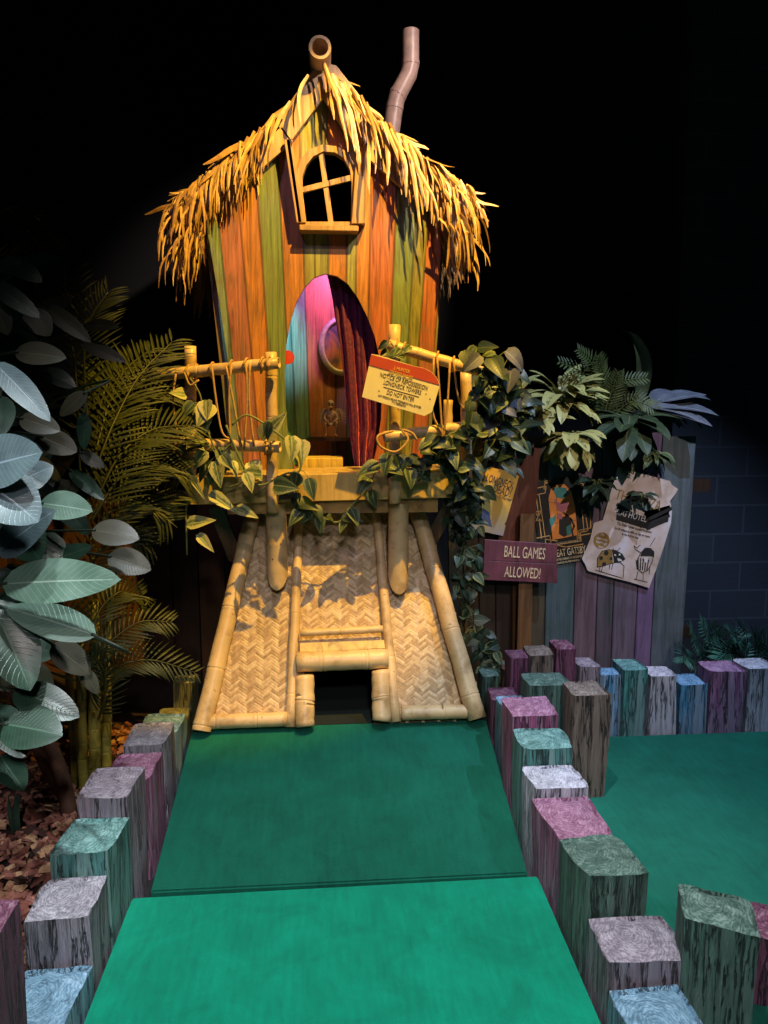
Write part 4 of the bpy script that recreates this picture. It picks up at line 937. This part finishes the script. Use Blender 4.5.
# ------------------------------------------------------------------ foliage
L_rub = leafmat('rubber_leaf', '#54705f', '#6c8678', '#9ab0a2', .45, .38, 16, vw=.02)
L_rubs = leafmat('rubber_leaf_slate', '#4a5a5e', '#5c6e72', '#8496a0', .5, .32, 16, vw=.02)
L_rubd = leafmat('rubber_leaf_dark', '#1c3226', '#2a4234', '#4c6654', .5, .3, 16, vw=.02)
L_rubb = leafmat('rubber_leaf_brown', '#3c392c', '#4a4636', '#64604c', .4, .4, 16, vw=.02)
L_pal = leafmat('palm_leaf', '#262e16', '#3a4020', '#4c4c2a', .3, .45, 3)
L_pot = leafmat('pothos_leaf', '#465a36', '#75804c', '#a8a878', .35, .45, 9, .9, '#a8a470')
L_ivy = leafmat('ivy_leaf', '#2a3c28', '#3f5036', '#7c8660', .3, .45, 9, .5, '#687048')
L_ivyd = leafmat('ivy_leaf_dark', '#1a2a1e', '#28382a', '#4c5c46', .35, .4, 9)
L_hos = leafmat('variegated_leaf', '#26381f', '#384a28', '#8f9160', .3, .45, 12, 1.5, '#a29c5e')
L_fern = leafmat('fern_leaf', '#35401f', '#4a5228', '#6a6a3a', .3, .5, 3)
L_gry = leafmat('grey_leaf', '#4a4c56', '#62646e', '#84868e', .3, .5, 14)
L_low = leafmat('blue_green_frond', '#244a40', '#356658', '#5c8a7a', .35, .4, 3)
M_stem = plain('stem', '#6a7040', .6); M_trunk = plain('rubber_trunk', '#5a3c2c', .8, scale=25, bump=.6); M_cane = bamboo_mat('palm_cane', '#8a8038', '#5c5a24')

# rubber plant : every big leaf is a part
rub = thing('rubber_plant', 'large rubber plant with broad grey green leaves filling the left edge', 'plant', (-1.35, 2.3, -.02))
bm = NB()
g0 = G(70, 815, -.02); tr = [g0, g0+V((-.03, 0, .2)), g0+V((-.10, -.06, .5)), g0+V((-.18, -.15, .9)), g0+V((-.25, -.25, 1.3)), g0+V((-.3, -.3, 1.75))]
tube(bm, smoothpath(tr, 5), [.032-.0008*i for i in range(26)], 10); obj('trunk', bm, M_trunk, rub, smooth=True)
bm = NB(); tube(bm, smoothpath([g0+V((.0, .03, 0)), g0+V((-.09, .02, .2)), g0+V((-.18, 0, .5)), g0+V((-.28, -.1, .8))], 5), .022, 10); obj('branch', bm, M_trunk, rub, smooth=True)
RL = [  # base px, tip px, width px, Y at base, Y at tip, material, roll
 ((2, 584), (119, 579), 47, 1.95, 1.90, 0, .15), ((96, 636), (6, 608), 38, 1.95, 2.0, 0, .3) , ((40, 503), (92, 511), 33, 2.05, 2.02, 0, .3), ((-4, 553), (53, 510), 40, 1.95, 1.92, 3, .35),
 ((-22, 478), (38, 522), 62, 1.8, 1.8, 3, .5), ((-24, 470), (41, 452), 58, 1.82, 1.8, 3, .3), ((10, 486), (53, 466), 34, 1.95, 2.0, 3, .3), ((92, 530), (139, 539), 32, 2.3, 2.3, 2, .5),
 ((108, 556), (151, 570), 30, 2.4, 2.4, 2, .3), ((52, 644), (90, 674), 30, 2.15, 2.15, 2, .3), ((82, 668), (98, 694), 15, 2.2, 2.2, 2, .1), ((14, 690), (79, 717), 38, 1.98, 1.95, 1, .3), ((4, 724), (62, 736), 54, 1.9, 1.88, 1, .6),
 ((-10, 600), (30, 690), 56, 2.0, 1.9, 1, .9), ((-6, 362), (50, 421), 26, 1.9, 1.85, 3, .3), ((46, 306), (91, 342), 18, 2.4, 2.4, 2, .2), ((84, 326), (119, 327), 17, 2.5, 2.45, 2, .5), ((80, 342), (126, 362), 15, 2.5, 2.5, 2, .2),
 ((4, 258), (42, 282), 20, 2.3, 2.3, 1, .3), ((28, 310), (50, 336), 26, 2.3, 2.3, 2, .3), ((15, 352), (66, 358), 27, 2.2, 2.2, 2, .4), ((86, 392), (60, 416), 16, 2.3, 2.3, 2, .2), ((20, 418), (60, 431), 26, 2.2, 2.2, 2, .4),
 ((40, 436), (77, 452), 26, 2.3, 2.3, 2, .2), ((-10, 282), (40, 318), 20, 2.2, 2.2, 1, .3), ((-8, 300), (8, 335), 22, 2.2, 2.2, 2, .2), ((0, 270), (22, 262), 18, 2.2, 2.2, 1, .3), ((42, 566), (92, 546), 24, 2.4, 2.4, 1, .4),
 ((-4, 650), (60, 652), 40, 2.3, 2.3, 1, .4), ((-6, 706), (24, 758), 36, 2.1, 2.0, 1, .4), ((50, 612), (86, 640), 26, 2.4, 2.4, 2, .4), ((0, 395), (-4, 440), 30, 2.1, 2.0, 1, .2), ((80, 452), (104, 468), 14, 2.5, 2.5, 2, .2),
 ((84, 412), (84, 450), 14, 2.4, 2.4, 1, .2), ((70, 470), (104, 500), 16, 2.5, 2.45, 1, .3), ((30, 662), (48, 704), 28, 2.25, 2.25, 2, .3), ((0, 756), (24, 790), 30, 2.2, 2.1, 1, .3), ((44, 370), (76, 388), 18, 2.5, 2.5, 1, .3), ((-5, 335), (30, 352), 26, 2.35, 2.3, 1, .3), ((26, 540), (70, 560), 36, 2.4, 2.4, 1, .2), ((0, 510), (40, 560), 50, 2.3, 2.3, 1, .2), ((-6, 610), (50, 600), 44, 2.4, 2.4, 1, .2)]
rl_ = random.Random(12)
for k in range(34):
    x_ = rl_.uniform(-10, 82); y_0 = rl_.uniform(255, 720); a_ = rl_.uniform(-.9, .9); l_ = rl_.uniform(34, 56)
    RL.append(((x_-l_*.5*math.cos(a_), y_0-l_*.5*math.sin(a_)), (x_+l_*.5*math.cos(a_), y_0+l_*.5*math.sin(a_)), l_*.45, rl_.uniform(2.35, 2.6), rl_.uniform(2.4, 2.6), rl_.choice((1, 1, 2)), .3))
pet = NB()
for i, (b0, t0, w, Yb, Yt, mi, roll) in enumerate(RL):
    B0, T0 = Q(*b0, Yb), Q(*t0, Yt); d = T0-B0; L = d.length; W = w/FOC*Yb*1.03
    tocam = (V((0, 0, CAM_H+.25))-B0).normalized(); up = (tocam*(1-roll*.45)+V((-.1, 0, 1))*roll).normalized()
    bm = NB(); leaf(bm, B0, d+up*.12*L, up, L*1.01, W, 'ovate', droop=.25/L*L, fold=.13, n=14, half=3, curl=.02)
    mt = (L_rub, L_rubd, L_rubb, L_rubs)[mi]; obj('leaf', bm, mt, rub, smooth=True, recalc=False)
    mid = V((g0.x-.15, g0.y-.15, max(.3, min(1.85, B0.z-.06)))); 
    e_ = (T0-B0).normalized(); k0 = B0-e_*.10+V((-.02, .05, -.03))
    tube(pet, smoothpath([k0.lerp(mid, .45), k0, B0, B0.lerp(T0, .04)], 4), .004, 6)
obj('leaf_stalk', pet, plain('stalk', '#243020', .6), rub, smooth=True)

# palms
def frond(bm, pts, L, W, n, mi=0, droop=.6, sweep=.9, ref=None, up=None):
    P = smoothpath(pts, 8); tot = len(P)-1
    tube(bm, P, [.005*(1-.7*i/tot)+.001 for i in range(tot+1)], 5, mi)
    for k in range(n):
        t = .12+.88*k/(n-1); x = t*tot; i = min(tot-1, int(x)); p = P[i].lerp(P[i+1], x-i); d = (P[i+1]-P[i]).normalized()
        u = up or V((0, 0, 1)); s = d.cross(u).normalized(); un = s.cross(d).normalized()
        l_ = L*math.sin(PI*min(1, .18+t*.72))**.7*rnd(.88, 1.08)
        for sg_ in (-1, 1):
            dd = d*sweep*(.7+.5*t)+s*sg_+un*rnd(.05, .3); leaf(bm, p, dd, un, l_, W*.75*rnd(.8, 1.1), 'lance', droop=droop*rnd(.6, 1.2), fold=.35, n=4, half=1, mi=mi)
def cane_clump(root, items, top, name='cane'):
    for (x, y, x1, y1, z1, r) in items:
        bm = NB(); bamboo(bm, (x, y, -.03), (x1, y1, z1), r, tuple(q/10+.05 for q in range(0, 9)), n=10, r2=r*.8); obj(name, bm, [M_cane, M_bamring], root, smooth=True)
pal = thing('areca_palm', 'clumping palm with yellow green canes between the rubber plant and the hut', 'palm', (-1.22, 2.95, -.03))
cl_ = []
for bx, by, tx, ty, r_ in ((84, 797, 80, 640, .022), (95, 796, 94, 600, .026), (106, 788, 108, 640, .022), (100, 776, 112, 560, .02), (76, 786, 66, 620, .018)):
    g_ = G(bx, by, -.03); t_ = Q(tx, ty, g_.y+.06); cl_.append((g_.x, g_.y, t_.x, t_.y, t_.z, r_))
cane_clump(pal, cl_, None)
def fr(par, px, Ys, L, W, n, mat=L_pal, droop=.6, sweep=.9, up=None):
    bm = NB(); pts = [Q(a, b, Ys[0]+(Ys[1]-Ys[0])*i/(len(px)-1)) for i, (a, b) in enumerate(px)]; frond(bm, pts, L, W, n, 0, droop, sweep, None, up); obj('frond', bm, mat, par, smooth=True, recalc=False)
cu_ = V((0, -.75, .65))
for px, Ys, L, W, n in ([((95, 470), (115, 420), (140, 375), (172, 342)), (2.9, 3.3), .22, .016, 22], [((96, 500), (120, 455), (152, 430), (190, 425)), (2.9, 3.2), .24, .015, 24], [((92, 520), (118, 480), (150, 462), (184, 470)), (2.9, 3.15), .24, .015, 24],
     [((90, 540), (112, 510), (140, 500), (168, 520)), (2.95, 3.1), .22, .014, 22], [((96, 450), (110, 400), (125, 370), (150, 350)), (3.0, 3.4), .24, .015, 22], [((90, 480), (100, 410), (110, 380), (128, 372)), (3.0, 3.3), .22, .015, 20],
     [((92, 660), (112, 640), (140, 622), (170, 622)), (2.9, 3.05), .14, .014, 18], [((95, 690), (115, 668), (150, 660), (194, 672)), (2.9, 3.05), .13, .013, 22], [((90, 640), (100, 610), (120, 592), (140, 596)), (2.9, 3.1), .17, .014, 18],
     [((85, 600), (95, 560), (118, 530), (150, 545)), (3.0, 3.2), .2, .014, 20], [((92, 560), (122, 530), (150, 500), (176, 490)), (3.05, 3.3), .22, .014, 22], [((88, 430), (84, 360), (90, 320), (108, 292)), (3.0, 3.1), .18, .013, 22], [((80, 480), (76, 380), (66, 300), (64, 262)), (3.0, 3.2), .18, .014, 22],
     [((84, 700), (72, 650), (66, 610), (50, 580)), (2.9, 3.0), .18, .014, 18], [((98, 720), (104, 700), (104, 672), (92, 655)), (2.85, 2.8), .12, .013, 16], [((96, 430), (125, 398), (156, 392), (186, 400)), (3.1, 3.4), .22, .014, 22], [((94, 470), (130, 440), (160, 436), (185, 452)), (3.1, 3.3), .2, .013, 22]):
    fr(pal, px, Ys, L, W, n, up=cu_)
pal2 = thing('palm', 'dim palm with drooping fronds above the rubber plant at the top left', 'palm', (-2.05, 3.0, -.03))
bm = NB(); tube(bm, smoothpath([(-2.05, 3.0, -.03), (-2.08, 3.0, .8), (-2.1, 3.05, 1.6)], 5), .03, 10); obj('trunk', bm, M_trunk, pal2, smooth=True)
for px, Ys in ((((-40, 300), (-30, 240), (5, 222), (50, 254)), (3.0, 2.8)), (((-30, 320), (-10, 268), (20, 262), (42, 300)), (3.0, 2.8)), (((-30, 330), (-10, 240), (20, 228), (40, 246)), (3.05, 3.3)), (((-30, 330), (10, 290), (40, 280), (70, 300)), (3.05, 3.3)), (((-30, 330), (0, 250), (30, 215), (60, 245)), (3.05, 3.5))):
    fr(pal2, px, Ys, .2, .02, 20, up=V((0, -.5, .85)))

# dark board fence behind the palms
bf = thing('board_fence', 'low dark brown board fence behind the palm, left of the hut', 'fence', (-1.5, 4.55, -.12))
for i in range(14):
    x0 = -2.7+i*.16; bm = NB(); box(bm, x0, x0+.155, 4.5, 4.525, -.12, 1.02+.02*math.sin(i*1.7)); bevel_all(bm, .003, 1); obj('plank', bm, plank_paint('left_fence_%d' % (i % 3), ('#5a3a20', '#4a3020', '#3c2818')[i % 3]), bf)

# vines
def vine(name, label, path, Y, leaves, mats, L=(.06, .1), kind='heart', r=.004, spread=.05, group=None, down=.6, seed=1, front=.6):
    rs = random.Random(seed); pts = [Q(a, b, (c[0] if c else Y)) for a, b, *c in path]; P = smoothpath(pts, 6)
    th = thing(name, label, 'vine', P[0], group); bm = NB(); tube(bm, P, r, 6); obj('stem', bm, M_stem, th, smooth=True)
    bm = NB()
    for k in range(leaves):
        x = rs.random()*(len(P)-1); i = int(x); p = P[i].lerp(P[i+1], x-i)
        o_ = V((rs.uniform(-1, 1), -rs.uniform(.1, 1), rs.uniform(-1, 1)))*spread; b = p+o_
        tube(bm, [p, p+o_*.5+V((0, 0, .01)), b], .0018, 4, len(mats))
        d = V((rs.uniform(-1, 1), rs.uniform(-.7, .2), rs.uniform(-1, .5)-down*.5)); up = V((rs.uniform(-.5, .5), -front-rs.random()*.4, rs.uniform(.2, 1.)))
        l_ = rs.uniform(*L); leaf(bm, b, d, up, l_, l_*rs.uniform(.6, .78), kind, droop=rs.uniform(.2, .9), fold=rs.uniform(.1, .4), n=7, mi=rs.randrange(len(mats)))
    obj('foliage', bm, list(mats)+[M_stem], th, smooth=True, recalc=False); return th
vine('pothos_vine', 'pothos vine with pale edged leaves draped over the left railing', [(190, 378), (200, 395), (206, 425), (214, 447), (222, 460), (205, 440), (192, 415)], 3.28, 18, (L_pot, L_ivy, L_pot), (.08, .13), spread=.05, seed=3)
vine('pothos_vine', 'long curling vine stem with few leaves below the left railing', [(226, 425), (236, 450), (250, 478), (262, 485), (285, 474), (300, 470), (296, 450), (270, 428), (247, 415), (232, 425)], 3.21, 8, (L_ivy, L_pot), (.07, .12), spread=.05, seed=8, r=.005)
th = vine('pothos_vine', 'thin vine hanging below the left end of the hut deck with cream leaves', [(186, 440, 3.3), (188, 480, 3.3), (186, 515, 3.3), (187, 555, 3.3)], 3.3, 0, (L_pot,), seed=5); 
bm = NB()
for b0, t0, w in (((187, 524), (215, 519), 15), ((198, 534), (214, 552), 11), ((188, 470), (205, 500), 8)):
    B0, T0 = Q(*b0, 3.27), Q(*t0, 3.24); bm = NB(); leaf(bm, B0, T0-B0, V((0, -1, .5)), (T0-B0).length, w*.0045, 'heart', .3, .3, 7); obj('leaf', bm, L_pot, th, smooth=True, recalc=False)
vine('ivy_garland', 'ivy garland looping across the front edge of the hut deck below the door', [(255, 495, 3.335), (276, 482, 3.335), (290, 478, 3.335), (300, 500, 3.335), (318, 514, 3.335), (338, 522, 3.335), (352, 505, 3.335), (366, 490, 3.335), (378, 468, 3.27), (392, 455, 3.2)], 3.345, 22, (L_ivy, L_ivyd, L_ivyd, L_ivy), (.08, .12), spread=.02, seed=11)
th = vine('pothos_vine', 'cream edged leaves on a stem curving along the left of the deck edge', [(215, 492, 3.31), (232, 486, 3.3), (250, 480, 3.29), (262, 482, 3.29)], 3.3, 0, (L_pot,), seed=6, r=.003)
bm = NB()
for b0, t0, w in (((210, 493), (238, 512), 14), ((236, 508), (258, 517), 13), ((262, 440), (285, 412), 22), ((300, 440), (302, 466), 20), ((186, 395), (170, 392), 14), ((250, 462), (262, 480), 18)):
    B0, T0 = Q(*b0, 3.27), Q(*t0, 3.22); bm = NB(); leaf(bm, B0, T0-B0, V((.1, -1, .5)), (T0-B0).length, w*.0045, 'heart', .3, .3, 7); obj('leaf', bm, L_pot, th, smooth=True, recalc=False)
vine('ivy_vine', 'dense ivy bunch wound over the right railing beside the notice', [(400, 462, 3.29), (415, 462, 3.29), (428, 456, 3.29), (440, 440, 3.24), (455, 432, 3.25), (468, 420, 3.26), (480, 400, 3.27)], 3.29, 40, (L_ivyd, L_ivyd, L_ivy), (.06, .11), spread=.05, seed=21)
vine('ivy_vine', 'ivy leaves over the far right end of the top rail', [(470, 352, 3.28), (485, 360, 3.26), (500, 366, 3.28), (506, 385, 3.3), (502, 410, 3.32), (508, 440, 3.34)], 3.28, 34, (L_ivyd, L_ivy, L_gry), (.08, .13), spread=.07, seed=22)
vine('ivy_vine', 'ivy trailing beside the right end of the deck in front of the yellow poster', [(440, 450, 3.3), (455, 470, 3.32), (468, 480, 3.35), (470, 500, 3.4), (464, 520, 3.42)], 3.3, 60, (L_ivy, L_ivyd, L_ivyd), (.05, .09), spread=.06, seed=23)
vine('ivy_vine', 'ivy column hanging behind the right bamboo rail of the chute', [(455, 500, 3.5), (460, 530, 3.55), (468, 560, 3.6), (462, 590, 3.6), (470, 610, 3.6), (478, 640, 3.55), (492, 655, 3.5), (486, 680, 3.5)], 3.5, 130, (L_ivyd, L_ivy, L_ivyd), (.04, .085), spread=.06, seed=24)
vine('ivy_vine', 'thick ivy between the hut railing and the plank fence', [(482, 380, 3.55), (500, 400, 3.6), (505, 425, 3.6), (494, 440, 3.6), (496, 452, 3.65), (500, 435, 3.6), (516, 405, 3.7)], 3.6, 100, (L_ivyd, L_ivyd, L_ivy), (.06, .11), spread=.10, seed=25)
vine('ivy_vine', 'dark leaf clump tied at the post above the notice', [(392, 344, 3.27), (399, 352, 3.25), (408, 352, 3.25)], 3.25, 8, (L_ivy, L_ivyd), (.045, .065), spread=.03, seed=26)

# planting along the top of the fence
def rosette(name, label, c, n, L, W, mat, prof='ovate', seed=1, cat='plant', drp=(.5, 1.3), front=.5, elev=(-.3, 1.0), base=None, az=(0, 6.283)):
    rs = random.Random(seed); c = V(c); th = thing(name, label, cat, base or c); bm = NB(); bs = NB()
    for k in range(n):
        a = rs.uniform(*az); e = rs.uniform(*elev); d = V((math.cos(a)*math.cos(e), math.sin(a)*math.cos(e)-front*.5, math.sin(e))); l_ = L*rs.uniform(.7, 1.1); s0 = rs.uniform(.02, .35)*L
        p = c+d*s0; tube(bs, [c+V((0, 0, -.06)), c+d*s0*.5+V((0, 0, .01)), p], .003, 5)
        leaf(bm, p, d, V((0, -.4, 1)), l_, W*l_/L, prof, droop=rs.uniform(*drp), fold=.2, n=8, half=2)
    obj('stem', bs, M_stem, th, smooth=True); obj('foliage', bm, mat, th, smooth=True, recalc=False); return th
ft = 1.44
rosette('variegated_plant', 'variegated broad leaved plant with yellow striped leaves on top of the fence', Q(562, 402, 3.95), 44, .24, .085, L_hos, seed=2, front=.9, drp=(.4, 1.4))
rosette('variegated_plant', 'yellow striped leaves drooping over the fence above the bird poster', Q(568, 434, 3.9), 40, .18, .075, L_hos, seed=3, front=1., elev=(-1.2, .2))
rosette('variegated_plant', 'small yellow striped leaf cluster where the fence meets the hut ivy', Q(530, 420, 3.85), 20, .18, .06, L_hos, seed=13, front=.8)
rosette('broad_leaf_plant', 'grey broad leaves spreading to the right above the fence corner', Q(640, 408, 4.0), 13, .34, .14, L_gry, seed=5, front=.3, elev=(-.1, .45), az=(-.7, .7), drp=(.3, .9))
rosette('broad_leaf_plant', 'dark broad leaves hanging over the fence above the bug poster', Q(628, 420, 3.95), 26, .26, .11, leafmat('dark_broad', '#22301f', '#303e28', '#58603c', .3, .5), seed=6, front=.9, elev=(-.9, .4))
rosette('ivy_clump', 'dark leaf clump hanging between the bird and bug posters', Q(596, 482, 3.84), 26, .11, .07, L_ivyd, 'heart', seed=7, front=.8, elev=(-1.3, .5))
rosette('ivy_clump', 'dark shiny leaves lying across the top of the bug poster', Q(642, 496, 3.86), 8, .11, .07, L_ivyd, 'heart', seed=9, front=.5, elev=(-.5, .5))
rosette('ivy_clump', 'small pale leaf sprig at the right corner of the fence top', Q(655, 452, 3.9), 26, .12, .045, L_ivy, 'heart', seed=10, front=.6, elev=(-.9, .2))
th = thing('curled_leaf_plant', 'single tall curled leaf rising above the ferns on the fence', 'plant', Q(638, 410, 4.05)); bm = NB()
P_ = smoothpath([Q(634, 410, 4.05), Q(642, 385, 4.05), Q(643, 358, 4.0), Q(634, 336, 3.95), Q(622, 330, 3.9)], 5); pr_ = None
for i, p in enumerate(P_):
    t_ = i/(len(P_)-1); w = .045*math.sin(PI*min(1, t_*.9+.12)); cur = [bm.verts.new(p+V((-w, -.01, w*.2))), bm.verts.new(p+V((0, .015, 0))), bm.verts.new(p+V((w, -.01, -w*.2)))]
    if pr_:
        for j in (0, 1): bm.faces.new((pr_[j], pr_[j+1], cur[j+1], cur[j]))
    pr_ = cur
obj('leaf', bm, plain('curled_leaf', '#3e4426', .5), th, smooth=True, recalc=False)
fn = thing('fern', 'fern fronds arching above the middle of the fence', 'fern', Q(605, 425, 4.0))
for px in (((605, 425), (600, 400), (585, 375), (560, 362)), ((605, 425), (600, 395), (592, 365), (578, 350)), ((606, 425), (612, 400), (622, 382), (645, 378)), ((604, 425), (590, 400), (575, 395), (552, 402)), ((606, 425), (625, 405), (640, 402), (660, 412)), ((605, 420), (605, 390), (600, 370), (598, 356)), ((606, 425), (615, 440), (622, 455), (628, 472)), ((606, 425), (605, 410), (612, 390), (618, 372))):
    fr(fn, px, (4.0, 3.9), .085, .016, 20, L_fern, .3, .6, up=V((0, -.8, .5)))
# small spear leaves behind the ivy
rosette('leafy_sprig', 'upright narrow leaved sprig between the hut ivy and the variegated plant', Q(512, 405, 3.8), 9, .20, .04, L_hos, 'lance', seed=15, front=.2, elev=(.2, 1.2))
# low fronds at the right
fn = thing('low_palm', 'low blue green fronds behind the posts at the right edge, left cluster', 'palm', (Q(705, 665, 3.8).x, 3.85, -.12)); bm = NB(); p = Q(705, 668, 3.85); tube(bm, [(p.x, 3.85, -.12), p], .014, 8); obj('stem', bm, M_stem, fn, smooth=True)
for px in (((706, 668), (700, 650), (694, 640), (690, 628)), ((706, 668), (710, 650), (708, 640), (700, 622)), ((706, 668), (722, 648), (730, 640), (745, 640)), ((706, 668), (716, 652), (712, 638), (718, 628)), ((706, 668), (690, 660), (686, 655), (684, 662)), ((706, 668), (730, 660), (740, 655), (752, 665))):
    fr(fn, px, (3.85, 3.7), .12, .014, 18, L_low, .4, .8, up=V((0, -.6, .7)))
fn = thing('low_palm', 'low blue green fronds behind the posts at the right edge, cut by the frame', 'palm', (Q(750, 665, 3.8).x, 3.85, -.12)); bm = NB(); p = Q(750, 668, 3.85); tube(bm, [(p.x, 3.85, -.12), p], .014, 8); obj('stem', bm, M_stem, fn, smooth=True)
for px in (((752, 668), (745, 650), (738, 640), (730, 634)), ((752, 668), (755, 650), (758, 640), (765, 628)), ((752, 668), (765, 652), (775, 644), (785, 648)), ((752, 668), (740, 655), (728, 652), (718, 660)), ((752, 668), (750, 645), (744, 632), (742, 628)), ((752, 668), (770, 660), (780, 660), (790, 668))):
    fr(fn, px, (3.85, 3.65), .13, .015, 18, L_low, .4, .8, up=V((0, -.6, .7)))
# small grassy blade by the bark
bm = NB(); 
for k in range(5): leaf(bm, G(12+k*2, 835, -.01), V((rnd(-.2, .2), 0, 1)), V((0, -1, 0)), .16, .02, 'lance', .3, .2, 5)
tag(obj('grass_blade', bm, L_rubd, loc=G(12, 835), smooth=True, recalc=False), 'short green blades growing in the bark at the left edge', 'grass')

# ------------------------------------------------------------------ lights
def spot(name, loc, aim, col, power, ang, blend=.3, size=.05):
    l = bpy.data.lights.new(name, 'SPOT'); l.color = col; l.energy = power; l.spot_size = math.radians(ang); l.spot_blend = blend; l.shadow_soft_size = size
    o = bpy.data.objects.new(name, l); COL.objects.link(o); o.location = loc; o.rotation_euler = (V(aim)-V(loc)).to_track_quat('-Z', 'Y').to_euler(); return o
spot('amber_spot', (1.0, 2.0, 4.5), (0, 3.6, 1.88), (1, .59, .07), 900, 38, .3, .02)
spot('roof_spot', (1.9, 1.4, 4.5), (.5, 3.9, 3.0), (1, .82, .76), 380, 28, .6, .04)
spot('lane_spot', (.15, 1.35, 4.3), (.15, 1.5, 0), (.86, .96, 1), 520, 55, .8, .05)
spot('front_fill_spot', (.4, -.6, 4.2), (.15, 2.9, .1), (1, .88, .84), 100, 42, .8, .10)
spot('room_fill_spot', (.2, -2.0, 3.4), (.1, 1.9, .0), (.95, .93, 1), 300, 46, .9, .2)
spot('leaf_spot', (-.55, .7, 3.4), (-1.15, 1.9, .5), (.90, .97, 1), 190, 27, .9, .04)
spot('blue_spot', (2.3, 2.3, 4.2), (2.0, 3.8, .2), (.50, .68, 1), 380, 60, .6, .03)
spot('fence_spot', (1.9, .9, 3.3), (1.5, 3.95, .75), (1, .86, .80), 220, 30, .8, .03)  # added fill, brightens the fence and its posters
spot('purple_wash', (-1.0, 1.2, 4.2), (0, 3.6, 1.9), (.62, .42, 1), 45, 34, .6, .06)
spot('door_fill_spot', (.30, 3.86, 2.36), (-.16, 4.28, 1.42), (1, .6, .12), 14, 42, .3)  # added amber fill for the lower inner wall, no known fitting
def point(name, loc, col, power, r=.03):
    l = bpy.data.lights.new(name, 'POINT'); l.color = col; l.energy = power; l.shadow_soft_size = r; o = bpy.data.objects.new(name, l); COL.objects.link(o); o.location = loc
spot('magenta_lamp', (.1, 3.85, 2.38), (-.12, 4.3, 2.12), (1, .25, .8), 22, 58, .3)
spot('cyan_lamp', (-.38, 3.9, 2.3), (-.30, 4.28, 2.0), (.3, 1, .9), 20, 44, .3)
w = bpy.data.worlds.new('world'); S.world = w; w.use_nodes = True; w.node_tree.nodes['Background'].inputs[0].default_value = (.5, .6, 1, 1); w.node_tree.nodes['Background'].inputs[1].default_value = .012
vs_ = S.view_settings; vs_.view_transform = 'Standard'; vs_.look = 'None'; vs_.gamma = 1; vs_.use_curve_mapping = False; vs_.exposure = .35
